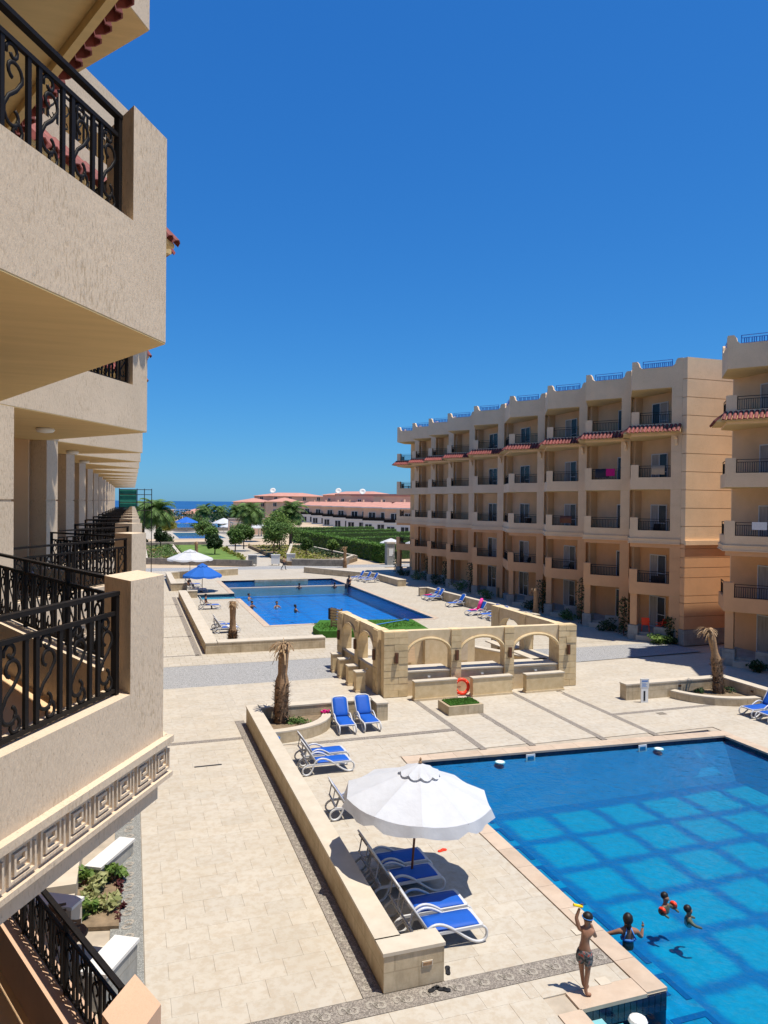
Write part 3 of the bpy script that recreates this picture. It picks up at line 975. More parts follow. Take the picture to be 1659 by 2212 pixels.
def tile_run(parent, p0, p1, out, ztop, zbot, reach, single, ext0=0.0, ext1=0.0):
    """sloping clay tile canopy along p0->p1; out = outward xy normal"""
    p0 = Vector(p0); p1 = Vector(p1); d = (p1 - p0).normalized(); out = Vector(out)
    a = p0 - d * ext0; c = p1 + d * ext1; L = (c - a).length
    b = MB()
    th = 0.10
    A = a; B = c; A2 = a + out * reach; B2 = c + out * reach
    b.add([(*A, zbot - 0.02), (*B, zbot - 0.02), (*B2, zbot - 0.02), (*A2, zbot - 0.02), (*A, ztop), (*B, ztop), (*B2, zbot + 0.05), (*A2, zbot + 0.05)],
          [(0, 3, 2, 1), (4, 5, 6, 7), (0, 1, 5, 4), (1, 2, 6, 5), (2, 3, 7, 6), (3, 0, 4, 7)])
    o = b.build('tile_canopy', M['soffit'], parent)
    n = int(L / 0.24)
    slope = math.atan2(ztop - zbot - 0.05, reach)
    lng = math.hypot(ztop - zbot - 0.05, reach) + 0.10
    mb = MB()
    for i in range(n):
        x = (i + 0.5) * L / n
        base = a + d * x
        # local: y axis runs down the slope outward, x along the eave
        ex = Vector((d.x, d.y, 0)); ey = Vector((out.x * math.cos(slope), out.y * math.cos(slope), -math.sin(slope)))
        ez = ex.cross(ey)
        if ez.z < 0: ex = -ex; ez = ex.cross(ey)
        mt = Matrix((ex, ey, ez)).transposed().to_4x4()
        mt.translation = Vector((base.x, base.y, ztop + 0.012))
        sc = Matrix.Diagonal((1, lng / 0.78, 1, 1))
        if single:
            q = bpy.data.objects.new('roof_tile', TILE); col.objects.link(q); q.parent = o
            q.matrix_local = mt @ sc
        else:
            k = mt @ sc
            mb.add([k @ v.co for v in TILE.vertices], [tuple(p.vertices) for p in TILE.polygons])
    if not single and n:
        t = mb.build('roof_tiles_far', M['tile'], o); t['kind'] = 'stuff'
    return o

def door(parent, x, y, z, w, h, sgn, mt_name='white', open_=False):
    """sliding balcony door in the plane x=const, facing -sgn in x"""
    f = MB(); t = 0.06
    xo = x - sgn * 0.05
    f.box(xo, y - w / 2, z, x, y - w / 2 + t, z + h); f.box(xo, y + w / 2 - t, z, x, y + w / 2, z + h)
    f.box(xo, y - w / 2 + t, z + h - t, x, y + w / 2 - t, z + h); f.box(xo, y - w / 2 + t, z, x, y + w / 2 - t, z + t)
    f.box(xo + sgn * .004, y - t / 2, z + t, x, y + t / 2, z + h - t)
    f.box(xo + sgn * .008, y - w / 2 + t, z + h * .42, x, y - t / 2, z + h * .42 + .04)
    o = f.build('balcony_door', M['white'], parent)
    for k, s in ((0, -1), (1, 1)):
        ya, yb = (y - w / 2 + t, y - t / 2) if s < 0 else (y + t / 2, y + w / 2 - t)
        MB().box(x - sgn * 0.02, ya, z + t, x - sgn * 0.012, yb, z + h - t).build('pane', M['glass'] if (int(y * 7 + z) + k) % 3 else M['curtain'], o)
    return o

def wing(root, sgn, bays, XT, XA, XB, levels, mats, opts):
    """bays = list of (A_y, T_y, A2_y). near edge A->T, far edge T->A2. sgn=+1: inside is +x"""
    t = 0.25
    for bi, (Ay, Ty, A2y) in enumerate(bays):
        A, T, A2 = V2(XA, Ay), V2(XT, Ty), V2(XA, A2y)
        nd = (T - A).normalized(); fd = (A2 - T).normalized()
        def inw(d):
            n_ = Vector((-d.y, d.x))
            return n_ if n_.x * sgn > 0 else -n_
        nn, fn = inw(nd), inw(fd)
        Tin = line_x(T + nn * t, nd, T + fn * t, fd)
        Ain = A + nn * t; A2in = A2 + fn * t
        det = opts['detail'](bi)
        for fi, bz in enumerate(levels):
            up_ = mats['up'] if fi >= 1 else mats['low']
            s = bz + 0.75
            nxt = levels[fi + 1] if fi + 1 < len(levels) else opts['roof']
            near = MB().prism([tuple(A), tuple(T), tuple(Tin), tuple(Ain)], bz + .0125, s)
            near.build('parapet', up_, root)
            MB().prism([tuple(T), tuple(A2), tuple(A2in), tuple(Tin)], bz + 0.0155, s - 0.003).build('parapet', up_, root)
            P1, P2 = T - nd * 0.48, T + fd * 0.48
            Pin = P1 + P2 - T
            MB().prism([tuple(P1), tuple(T), tuple(P2), tuple(Pin)], s, bz + 1.54).build('pier', up_, root)
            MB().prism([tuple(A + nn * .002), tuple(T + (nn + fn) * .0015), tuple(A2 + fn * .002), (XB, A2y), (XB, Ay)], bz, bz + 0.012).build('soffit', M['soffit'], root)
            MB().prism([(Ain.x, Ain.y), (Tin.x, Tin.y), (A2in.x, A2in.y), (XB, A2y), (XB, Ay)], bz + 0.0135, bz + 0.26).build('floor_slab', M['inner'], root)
            # column at the inner corner, with recessed grooves
            w = opts['colw']
            C0, C1 = A + nd * 0.002, A + nd * w
            zz0, zz1 = s + 0.0, nxt
            gro = opts.get('groove', 0.85)
            cb = MB(); z = zz0; k = 0
            while z < zz1 - 0.05:
                z2 = min(z + gro, zz1)
                if zz1 - z2 < 0.3: z2 = zz1
                cb.prism([tuple(C0), tuple(C1), tuple(C1 + nn * 0.4), tuple(C0 + nn * 0.4)], z, z2 - (0.03 if z2 < zz1 else 0))
                if z2 < zz1:
                    cb.prism([tuple(C0 + nn * .02), tuple(C1 + nn * .02 - nd * .02), tuple(C1 + nn * 0.38 - nd * .02), tuple(C0 + nn * 0.38)], z2 - 0.03, z2)
                z = z2
            cb.build('column', up_, root)
            px0, px1 = sorted((XA + sgn * 0.32, XB))
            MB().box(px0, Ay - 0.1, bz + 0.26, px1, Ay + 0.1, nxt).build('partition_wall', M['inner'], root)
            # railings
            q0 = A + nd * (w + 0.01) + nn * 0.10; q1 = P1 + nn * 0.10 - nd * 0.01
            r0 = P2 + fn * 0.10 + fd * .01; r1 = A2 + fn * 0.10 - fd * 0.35
            dn, df = det(fi)
            if dn is not None: railing(root, q0, q1, s, 0.72, dn)
            if df is not None: railing(root, r0, r1, s, 0.72, df)
            if fi == 1:   # moulded string course at the second floor
                ext = 0.045
                for (a_, c_, n_, mitre) in ((A, T, nn, 1), (T, A2, fn, 0)):
                    dd = (c_ - a_).normalized()
                    e0 = -0.0 if mitre else 0.04
                    for zlo, zhi, ex in opts['band']:
                        MB().prism([tuple(a_ + dd * 0.01), tuple(c_ + dd * (ex if mitre else -0.01)), tuple(c_ - n_ * ex + dd * (ex if mitre else -0.01)), tuple(a_ - n_ * ex + dd * (.01 if mitre else ex * .5))], bz + zlo, bz + zhi).build('string_course', mats['up'], root)
                # lintel below
                MB().prism([tuple(A + nn * .03), tuple(T + (nn + fn) * .02), tuple(Tin + (nn + fn) * .03), tuple(Ain + nn * .05)], bz - (0.16 if opts['left'] else .3), bz - 0.001).build('lintel', mats['up'] if opts['left'] else mats['low'], root)
            # lamp on the ceiling
            if det(fi)[0] is not None and det(fi)[0] >= 1:
                cx = XT + (XB - XT) * 0.62
                MB().lathe([(0.001, 0), (0.13, -0.0), (0.15, -0.035), (0.12, -0.07), (0.001, -0.085)], 14, (cx, Ty - 0.1, nxt)).build('ceiling_lamp', M['frost'], root, True)
            # doors on the back wall
            for dy, dw in opts['doors'](bi):
                door(root, XB - sgn * 0.002, Ty + dy, bz + 0.27, dw, 2.1, sgn)
            # clay canopy under the top balcony
            if fi == 3 and opts['canopy'](bi):
                sn, sf = opts['canopy'](bi)
                rc, ex_, dz_ = opts['reach'](bi)
                zl_ = bz - 0.08 if opts['left'] else bz + 0.16
                tile_run(root, A, T, -nn, bz + 0.62 - dz_, zl_, rc, sn, 0.0, ex_)
                tile_run(root, T, A2, -fn, bz + 0.60 - dz_, zl_, rc - .02, sf, ex_, 0.0)
                # corbel
                MB().vprism(A + nd * 0.22 - nn * 0.002, A + nd * 0.22 - nn * .5, [(0, bz - 0.62), (0.12, bz - 0.5), (0.2, bz - 0.25), (0.42, bz - 0.12), (0.42, bz - 0.103), (0, bz - 0.103)], 0.16, tuple(nd)).build('corbel', up_, root)
        # roof slab and shaped parapet
        rz = opts['roof']
        MB().prism([tuple(A + nn * .01), tuple(T + (nn + fn) * .008), tuple(A2 + fn * .01), (XB, A2y), (XB, Ay)], rz - 0.015, rz - 0.001).build('roof_slab', M['soffit'], root)
        for (a_, c_, n_, th) in ((A, T, nn, t), (T, A2, fn, t)):
            L = (c_ - a_).length
            q = 0.0 if n_ is nn else 0.004
            prof = [(0.002, rz + q), (L - 0.002, rz + q), (L - 0.002, rz + 1.75 - q), (L - 0.30, rz + 1.75 - q), (L - 0.40, rz + 1.62), (L - 0.45, rz + 1.42), (L - 0.62, rz + 1.28), (0.62, rz + 1.28), (0.45, rz + 1.42), (0.40, rz + 1.62), (0.30, rz + 1.75 - q), (0.002, rz + 1.75 - q)]
            if opts['left']:
                prof = [(0.002, rz + q), (L - 0.002, rz + q), (L - 0.002, rz + 1.15 - q), (0.002, rz + 1.15 - q)]
            MB().vprism(a_, c_, prof, th if n_ is nn else th - .004, tuple(n_)).build('roof_parapet', mats['up'], root)
            dd = (c_ - a_).normalized()
            if not opts['left']: railing(root, a_ + dd * 0.62 + n_ * .12, c_ - dd * 0.62 + n_ * .12, rz + 1.28, 0.45, 0, M['iron_blue'], 'roof_rail')
        # ground floor
        for dy, dw in opts['doors'](bi):
            door(root, XB - sgn * 0.002, Ty + dy, 0.50, dw, 2.05, sgn)
        x0_, x1_ = sorted((XT + sgn * 0.25, XB))
        if opts['ground']:
            MB().prism([(XA - sgn * 0.15, Ay + 0.3), (T.x + sgn * 0.55, Ty - 0.25), (T.x + sgn * .55, Ty + 0.2), (XA, A2y - .1), (XB, A2y - .1), (XB, Ay + 0.3)], 0.0, 0.47).build('terrace', M['greystone'], root)
            pc = T + (nn + fn).normalized() * 0.42
            cb = MB().obox((pc.x, pc.y, (0.9 + levels[0]) / 2), (0.42, 0.42, levels[0] - 0.9), math.atan2(nd.y, nd.x))
            cb.build('porch_column', mats['low'], root)
            MB().obox((pc.x, pc.y, 0.44), (0.62, 0.62, 0.88), math.atan2(nd.y, nd.x)).build('column_plinth', M['greystone'], root)
            sp = T - nd * 1.0 - nn * 0.0
            MB().obox((sp.x + sgn * .12, sp.y, 0.15), (1.15, 0.5, 0.30), math.atan2(nd.y, nd.x)).build('porch_step', M['cap'], root)
            sp2 = T - nd * 2.2 + nn * 0.15
            MB().obox((sp2.x, sp2.y, 0.45), (1.3, 0.3, 0.9), math.atan2(nd.y, nd.x)).build('porch_wall', M['greystone'], root)
            MB().prism([tuple(A + nd * .002), tuple(A + nd * opts['colw']), tuple(A + nd * opts['colw'] + nn * .4), tuple(A + nn * .4)], 0, levels[0]).build('column', mats['low'], root)
            MB().box(*sorted((XA + sgn * .32, XB))[:1], Ay - .1, 0, sorted((XA + sgn * .32, XB))[1], Ay + .1, levels[0]).build('partition_wall', M['inner'], root)
    y0, y1 = bays[0][0], bays[-1][2]
    xb2 = XB + sgn * opts['depth']
    MB().box(XB, y0, 0, xb2, y1, levels[0] + .1).build('body_wall', M['stucco_low'], root)
    MB().box(XB, y0, levels[0] + .1, xb2, y1, levels[1]).build('body_wall', M['stucco_low'] if not opts['left'] else M['inner'], root)
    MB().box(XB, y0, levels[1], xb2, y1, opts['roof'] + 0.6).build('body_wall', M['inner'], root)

# ---- left wing (the camera stands on one of its balconies)
left = thing('hotel_wing', 'long beige stucco hotel wing at left with black scroll railings and pointed balconies', 'apartment building')
LT = [-1.9, 5.84, 13.5, 19.4, 24.0, 28.9, 33.6, 38.4, 43.4, 48.6, 54, 60, 66, 72]
lb = []
for i, ty in enumerate(LT):
    ay = ty - 3.28
    a2 = (LT[i + 1] - 3.28) if i + 1 < len(LT) else ty + 3.2
    lb.append((ay, ty, a2))
def ldet(bi):
    def f(fi):
        if bi == 1:
            return {0: (1, 2), 1: (2, 2), 2: (2, 2), 3: (0, 0)}[fi]
        if bi == 2:
            return {0: (0, 0), 1: (2, 2), 2: (1, 1), 3: (1, 1)}[fi]
        if bi == 0:
            return (0, None)
        if bi <= 4:
            return {0: (0, 0), 1: (1, 1), 2: (0, 0), 3: (0, 0)}[fi]
        return (0, 0)
    return f
wing(left, -1, lb, 0.23, -1.62, -2.35, [3.02, 6.30, 9.58, 12.86], {'up': M['stucco'], 'low': M['stucco_low_l']},
     dict(detail=ldet, roof=16.5, colw=0.36, groove=1.35, left=True, depth=10, ground=False,
          band=[(0.0, 0.035, 0.055), (0.035, 0.26, 0.022), (0.26, 0.31, 0.06)],
          doors=lambda bi: [(0.2, 1.7)], canopy=lambda bi: (bi in (1, 2, 3), bi in (1, 2, 3)), reach=lambda bi: (.10, .0, .3) if bi == 1 else (.45, .08, .2) if bi < 3 else (.26, .0, .3)))
# greek key relief on the string course
ku = 0.262
b = MB()
kt = 0.017
for x0_, y0_, x1_, y1_ in [(.018, .012, .018 + kt, .200), (.018 + kt, .012, .245, .012 + kt), (.018 + kt, .200 - kt, .205, .200), (.228, .012 + kt, .245, .165), (.205 - kt, .06, .205, .200 - kt),
                           (.062, .045, .062 + kt, .165), (.062 + kt, .045, .190, .045 + kt), (.062 + kt, .165 - kt, .165, .165), (.105, .096, .165, .096 + kt), (.148, .096 + kt, .165, .165 - kt)]:
    b.box(x0_, -.020, y0_, x1_, 0.0, y1_)
kme2 = b.mesh('greek_key', M['stucco'])
for bi in (1, 2):
    Ay, Ty, A2y = lb[bi]
    A, T, A2 = V2(-1.62, Ay), V2(.23, Ty), V2(-1.62, A2y)
    nd = (T - A).normalized(); n_ = Vector((nd.y, -nd.x))
    L = (T - A).length
    k = 0
    while (k + 1) * ku < L + 0.03:
        p = A + nd * (L + .03 - (k + 1) * ku + .02) + n_ * 0.021
        o = put('greek_key', kme2, left, (p.x, p.y, 6.30 + 0.05), math.atan2(nd.y, nd.x))
        k += 1
# left wing ground-floor terraces
for i in (1, 2, 3):
    Ay, Ty, A2y = lb[i]
    MB().box(-2.34, Ay + .3, 0.0, -1.05, A2y - .1, 0.47).build('terrace', M['cap'], left)
left_low = left

# ---- right wing
right = thing('hotel_wing', 'five storey tan and orange hotel wing with stepped balconies, across the pools', 'apartment building')
RT = [39.2, 44.2, 49.2, 55.1, 62.0, 68.0, 73.0, 77.8, 82.8]
rb = []
prevA = 36.7
for i, ty in enumerate(RT):
    ay = prevA
    a2 = (RT[i + 1] - 2.55) if i + 1 < len(RT) else ty + 2.4
    if i == 0: ay = 36.75
    rb.append((ay, ty, a2)); prevA = a2
def rdoors(bi):
    return {0: [(0.55, 1.55)], 1: [(-0.85, 1.5)], 2: [(0.8, 1.6)], 3: [(2.0, 1.6), (-0.75, 0.8)], 4: [(1.1, 1.7)], 5: [(-0.6, 1.5)], 6: [(-.6, 1.5)], 7: [(-.5, 1.4)], 8: [(-.5, 1.5)]}[bi]
RLEV = [2.87, 6.12, 9.42, 12.72]
ropts = dict(detail=lambda bi: (lambda fi: (0, 0)), roof=15.65, colw=0.62, groove=0.80, left=False, depth=11, ground=True,
             band=[(-0.06, 0.0, 0.10), (0.0, 0.20, 0.06), (0.20, 0.26, 0.09)], doors=rdoors, canopy=lambda bi: (bi < 6, False), reach=lambda bi: (.50, .18, 0))
wing(right, 1, rb, 29.7, 31.5, 32.35, RLEV, {'up': M['stucco_r'], 'low': M['stucco_low']}, ropts)
# end wall of the right wing: courses separated by grooves
zs = [0.95]
for zz in (1.75, 2.55, 3.0, 4.1, 4.7, 5.3, 5.85, 6.12, 7.2, 8.3, 9.4, 10.5, 11.6, 12.75, 13.9, 15.0, 16.1, 17.4):
    zs.append(zz)
for i in range(len(zs) - 1):
    mt_ = M['stucco_low'] if zs[i + 1] <= 6.13 else M['stucco_r']
    MB().box(31.5, 36.35, zs[i], 43.3, 36.745, zs[i + 1] - 0.035).build('wall_course', mt_, right)
MB().box(31.56, 36.42, 0.9, 43.2, 36.74, 17.3).build('wall_core', M['inner'], right)
MB().box(31.42, 36.25, 0.0, 43.3, 36.74, 0.93).build('plinth', M['greystone'], right)
MB().box(31.45, 36.22, 6.06, 43.3, 36.35, 6.34).build('string_course', M['stucco_r'], right)
MB().box(31.5, 36.75, 15.65, 43.3, 37.2, 17.35).build('roof_parapet', M['stucco_r'], right)

# ---- nearer block at the right edge
rblock = thing('hotel_block', 'nearer tan hotel block cut by the right edge of the photo, laundry on a balcony', 'apartment building')
wing(rblock, 1, [(23.1, 25.6, 28.75), (28.76, 31.25, 33.6)], 29.65, 31.5, 32.35, RLEV, {'up': M['stucco_r'], 'low': M['stucco_low']},
     dict(ropts, doors=lambda bi: [(-.55, 1.9)], canopy=lambda bi: (True, True)))
MB().box(32.36, 33.601, 0, 43, 33.66, 17.2).build('side_wall', M['stucco_r'], rblock)
MB().box(32.36, 22.9, 0, 43, 23.1, 17.2).build('side_wall', M['stucco_r'], rblock)
# ------------------------------------------------------------------ low walls
def capped_wall(name, label, pieces, h, caps=None, side='wallside', ct=0.06, over=0.02, group=None):
    """pieces: list of xy polygons; every piece gets a stone body and a cream cap"""
    t = thing(name, label, 'low wall', (0, 0, 0), 0, group)
    for poly in pieces:
        MB().prism(poly, 0.0, h - ct).build('wall_body', M[side], t)
        c = Vector((sum(p[0] for p in poly) / len(poly), sum(p[1] for p in poly) / len(poly)))
        pp = []
        for p in poly:
            v = Vector(p); pp.append((v.x + over * (1 if v.x > c.x else -1), v.y + over * (1 if v.y > c.y else -1)))
        MB().prism(pp, h - ct, h).build('cap', M['cap'], t)
    return t
nw = capped_wall('terrace_wall', 'long cream capped low wall with an L-shaped end beside the white parasol', [
    [(4.12, 12.31), (4.55, 12.31), (4.55, 28.05), (4.12, 28.05)],
    [(4.12, 11.88), (5.24, 11.88), (5.24, 12.305), (4.12, 12.305)],
    [(4.555, 27.58), (8.95, 27.58), (8.95, 28.05), (4.555, 28.05)],
    [(8.955, 26.95), (9.4, 26.95), (9.4, 28.05), (8.955, 28.05)]], 0.70)
MB().box(4.82, 11.862, 0.34, 5.02, 11.879, 0.43).build('vent_plate', M['yellow'], nw).data.materials[0] = M['cap']
MB().box(4.84, 11.855, 0.355, 5.0, 11.864, 0.415).build('vent_slot', M['bark_tan'], nw)
def arc_wall(name, label, pts, w, h, cat='planter kerb'):
    t = thing(name, label, cat)
    n = len(pts)
    L, Rr = [], []
    for i in range(n):
        p = Vector(pts[i]); d = (Vector(pts[min(i + 1, n - 1)]) - Vector(pts[max(i - 1, 0)])).normalized()
        nv = Vector((-d.y, d.x)) * w / 2
        L.append(p + nv); Rr.append(p - nv)
    for i in range(n - 1):
        q = [tuple(L[i]), tuple(L[i + 1]), tuple(Rr[i + 1]), tuple(Rr[i])]
        MB().prism(q, 0, h - .05).build('kerb_body', M['wallside'], t)
        MB().prism(q, h - .05, h).build('kerb_cap', M['cap'], t)
    return t
def bez(p0, p1, p2, n=9):
    return [((1 - t) ** 2 * p0[0] + 2 * t * (1 - t) * p1[0] + t * t * p2[0], (1 - t) ** 2 * p0[1] + 2 * t * (1 - t) * p1[1] + t * t * p2[1]) for t in [k / (n - 1) for k in range(n)]]
arc_wall('planter_kerb', 'curved cream planter kerb around the dead palm in the near wall corner', bez((4.57, 25.55), (6.9, 25.65), (7.1, 27.57)), 0.34, 0.42)
MB().prism([(4.57, 25.7), (5.9, 26.0), (6.7, 26.7), (6.95, 27.56), (4.57, 27.56)], -0.02, 0.27).build('planter_soil', M['soil'], None)['kind'] = 'structure'
rw = capped_wall('terrace_wall', 'cream low wall turning a corner behind the leaning dead palm at right', [
    [(20.2, 26.75), (25.3, 26.65), (25.3, 27.08), (20.2, 27.18)],
    [(25.305, 9.0), (25.72, 9.0), (25.72, 27.08), (25.305, 27.08)]], 0.70)
for px_, py_ in ((22.9, 26.685), (21.0, 26.715)):
    MB().box(px_, py_ - .012, 0.42, px_ + 0.14, py_ + .02, 0.5).build('wall_lamp', M['lampb'], rw)
MB().box(25.285, 24.9, 0.42, 25.31, 25.04, 0.5).build('wall_lamp', M['lampb'], rw)
arc_wall('planter_kerb', 'curved low stone kerb in front of the leaning dead palm at right', bez((22.5, 26.6), (23.0, 24.7), (25.29, 24.55)), 0.34, 0.34)
MB().prism([(22.65, 26.64), (23.0, 25.7), (23.8, 25.0), (25.29, 24.75), (25.29, 26.64)], -0.02, 0.22).build('planter_soil', M['soil'], None)['kind'] = 'structure'
fwl = capped_wall('terrace_wall', 'broad topped low wall along the left and near sides of the far pool terrace', [
    [(3.85, 41.5), (4.5, 41.5), (4.5, 66.6), (3.85, 66.6)],
    [(4.505, 41.5), (10.6, 41.5), (10.6, 42.3), (4.505, 42.3)],
    [(4.505, 66.05), (5.4, 66.05), (5.4, 66.6), (4.505, 66.6)]], 0.62)
capped_wall('terrace_wall', 'short low wall by the blue parasol, left of the far pool', [
    [(3.45, 71.5), (4.9, 71.5), (4.9, 72.0), (3.45, 72.0)], [(3.45, 72.005), (3.95, 72.005), (3.95, 83.0), (3.45, 83.0)],
    [(3.955, 82.5), (11.5, 85.6), (11.5, 86.2), (3.955, 83.0)]], 0.72)
capped_wall('terrace_wall', 'angled low wall behind the far right corner of the far pool', [
    [(19.4, 86.6), (25.2, 77.0), (25.6, 77.3), (19.8, 86.9)], [(25.2, 76.9), (25.6, 76.9), (26.3, 70.2), (25.4, 70.2)]], 0.68)
capped_wall('terrace_wall', 'low wall behind the row of loungers right of the far pool', [
    [(24.7, 62.3), (25.3, 62.3), (25.3, 62.7), (24.7, 62.7)], [(25.3, 62.7), (25.7, 62.7), (26.9, 45.2), (26.5, 45.2)]], 0.78)

# ------------------------------------------------------------------ unfinished stone bar
bar = thing('pool_bar', 'roofless yellow sandstone bar with arched openings between the two pools', 'bar')
BH = 2.85
def arch_wall(x0, x1, zs, zt, thick, y0, ax, sill=1.08):
    """flat arch head from x0..x1 along axis: returns profile polygon above the opening"""
    cx = (x0 + x1) / 2; hw = (x1 - x0) / 2; rise = zt - zs
    pts = []
    for k in range(15):
        a = math.pi * k / 14
        pts.append((cx - hw * math.cos(a), zs + rise * math.sin(a)))
    return pts
def bar_side(p0, p1, nrm, segs, thick=0.42, front=True):
    """segs: list of ('pier', s0, s1) or ('arch', s0, s1)"""
    d = (Vector(p1) - Vector(p0)).normalized(); nv = Vector(nrm)
    for kind, s0, s1 in segs:
        if kind == 'pier':
            MB().vprism(Vector(p0) + nv * -0.05, Vector(p1) + nv * -0.05, [(s0, 0), (s1, 0), (s1, BH), (s0, BH)], thick + 0.05, tuple(nv)).build('pier', M['sandstone'], bar)
            # facing blocks
            z = 0.02; row = 0
            while z < BH - 0.12:
                h = min(0.285, BH - 0.02 - z)
                w = s1 - s0
                cuts = [0, w * (0.42 if row % 2 else 0.62), w] if w > 0.6 else [0, w]
                for a_, c_ in zip(cuts[:-1], cuts[1:]):
                    pr = random.uniform(0.0, 0.02)
                    b = MB().vprism(Vector(p0) - nv * (0.085 + pr), Vector(p1) - nv * (.085 + pr), [(s0 + a_ - (0.012 if a_ == 0 else -.006), z), (s0 + c_ + (0.012 if c_ == w else -.006), z), (s0 + c_ + (0.012 if c_ == w else -.006), z + h - .012), (s0 + a_ - (0.012 if a_ == 0 else -.006), z + h - .012)], 0.032 + pr, tuple(nv))
                    b.build('stone_block', M['sandstone'], bar)
                z += h; row += 1
            # sconce
            m_ = (s0 + s1) / 2
            c = Vector(p0) + d * m_ - nv * 0.17
            ang = math.atan2(d.y, d.x)
            o = MB().obox((c.x, c.y, 1.72), (0.15, 0.09, 0.46), ang).build('sconce', M['lampb'], bar)
            MB().obox((c.x - nv.x * .05, c.y - nv.y * .05, 1.72), (0.05, 0.03, 0.36), ang).build('sconce_glass', M['wood'], o)
        else:
            head = arch_wall(s0, s1, 1.78, 2.42, thick, 0, 0)
            prof = [(s0 + .001, BH - .004)] + [(s0 + .001, 1.78)] + head[1:-1] + [(s1 - .001, 1.78), (s1 - .001, BH - .004)]
            MB().vprism(p0, p1, prof, thick - .06, tuple(nv)).build('arch_wall', M['barwall'], bar)
            # moulded ring
            rn = []
            hw = (s1 - s0) / 2; cx = (s0 + s1) / 2
            for k in range(17):
                a = math.pi * (0.06 + 0.88 * k / 16)
                rn.append(Vector(p0) + d * (cx - (hw + .02) * math.cos(a)))
                rn[-1] = (rn[-1].x - nv.x * .03, rn[-1].y - nv.y * .03, 1.80 + 0.70 * math.sin(a))
            MB().tube(rn, 0.06, 6).build('arch_moulding', M['sandstone'], bar)
            MB().vprism(Vector(p0) + nv * .03, Vector(p1) + nv * .03, [(s0 + .001, 0), (s1 - .001, 0), (s1 - .001, 1.02), (s0 + .001, 1.02)], thick - .1, tuple(nv)).build('counter_front', M['barwall'], bar)
            MB().vprism(Vector(p0) - nv * .03, Vector(p1) - nv * .03, [(s0 + .02, 1.021), (s1 - .02, 1.021), (s1 - .02, 1.08), (s0 + .02, 1.08)], thick + .8, tuple(nv)).build('counter_top', M['cap'], bar)
            c = Vector(p0) + d * cx - nv * .0
            MB().obox((c.x, c.y, 0.80), (0.12, 0.06, 0.06), math.atan2(d.y, d.x)).build('spot_lamp', M['frost'], bar)
bar_side((10.30, 30.15), (19.6, 29.75), (0.043, 0.999), [('pier', 0, 1.06), ('arch', 1.06, 3.10), ('pier', 3.10, 3.55), ('arch', 3.55, 5.68), ('pier', 5.68, 6.12), ('arch', 6.12, 8.42), ('pier', 8.42, 9.3)])
bar_side((10.05, 36.5), (10.28, 30.62), (1, 0.04), [('pier', 0, 0.75), ('arch', 0.75, 2.75), ('pier', 2.75, 3.2), ('arch', 3.2, 5.25), ('pier', 5.25, 5.86)])
bar_side((19.2, 30.2), (19.15, 36.6), (-1, 0.0), [('pier', 0, 0.5), ('arch', 0.5, 2.8), ('pier', 2.8, 3.3), ('arch', 3.3, 5.6), ('pier', 5.6, 6.4)])
MB().box(11.9, 33.6, 0, 16.3, 33.8, 2.05).build('back_wall', M['barwall'], bar)
MB().box(13.5, 33.3, 0, 13.75, 33.595, 2.05).build('back_pilaster', M['barwall'], bar)
MB().box(15.0, 33.56, 0.6, 15.9, 33.595, 1.9).build('marble_panel', M['marble'], bar)
MB().box(11.5, 31.2, 0.0, 16.0, 31.55, 0.7).build('inner_bench', M['barwall'], bar)
MB().box(10.8, 30.6, -0.02, 19.0, 36.4, 0.03).build('bar_floor', M['cap'], bar)
MB().prism([(16.1, 36.3), (18.7, 30.7), (18.9, 30.8), (16.3, 36.4)], 0.03, 0.95).build('inner_counter', M['barwall'], bar)
MB().prism([(16.0, 36.3), (18.6, 30.65), (19.0, 30.8), (16.4, 36.45)], 0.951, 1.02).build('counter_top', M['cap'], bar)
def slab_bench(name, label, x0, x1, y0, y1, h, cat, group=None):
    t = thing(name, label, cat, group=group)
    MB().box(x0, y0, 0.09, x1, y1, h - .05).build('body', M['sandstone'], t)
    MB().box(x0 - .03, y0 - .03, 0, x1 + .03, y1 + .03, .088).build('plinth', M['barwall'], t)
    MB().box(x0 - .03, y0 - .03, h - .05, x1 + .03, y1 + .03, h).build('top', M['cap'], t)
    return t
slab_bench('stone_counter', 'long sandstone slab in front of the left front arch of the bar', 11.4, 13.35, 29.22, 29.52, 0.84, 'stone bench', 'stone slabs before the bar front')
slab_bench('stone_counter', 'long sandstone slab in front of the middle arch, right of the orange life ring', 14.08, 15.98, 29.14, 29.44, 0.84, 'stone bench', 'stone slabs before the bar front')
slab_bench('stone_counter', 'long sandstone slab in front of the right front arch of the bar', 16.66, 18.56, 29.06, 29.36, 0.84, 'stone bench', 'stone slabs before the bar front')
for k, (py_, lab) in enumerate([(35.55, 'sandstone block stool farthest from the camera beside the bar'), (34.25, 'second sandstone block stool from the far end beside the bar'), (32.75, 'third sandstone block stool from the far end beside the bar'), (31.5, 'sandstone block stool nearest the camera beside the bar')]):
    slab_bench('stone_stool', lab, 9.42, 9.85, py_ - .2, py_ + .2, 0.92, 'stone stool', 'block stools along the bar side')
tag(MB().obox((12.45, 33.42, 0.95 + .18), (1.15, 0.03, 0.85), R(4), R(-12)).build('plywood_board', M['plywood']), 'square tan board leaning on the back wall inside the bar', 'board')
tag(MB().obox((12.0, 33.0, 1.2), (0.5, 0.05, 0.9), R(70), R(-6)).build('grey_panel', M['steel']), 'grey framed panel leaning inside the bar behind the left arch', 'panel')
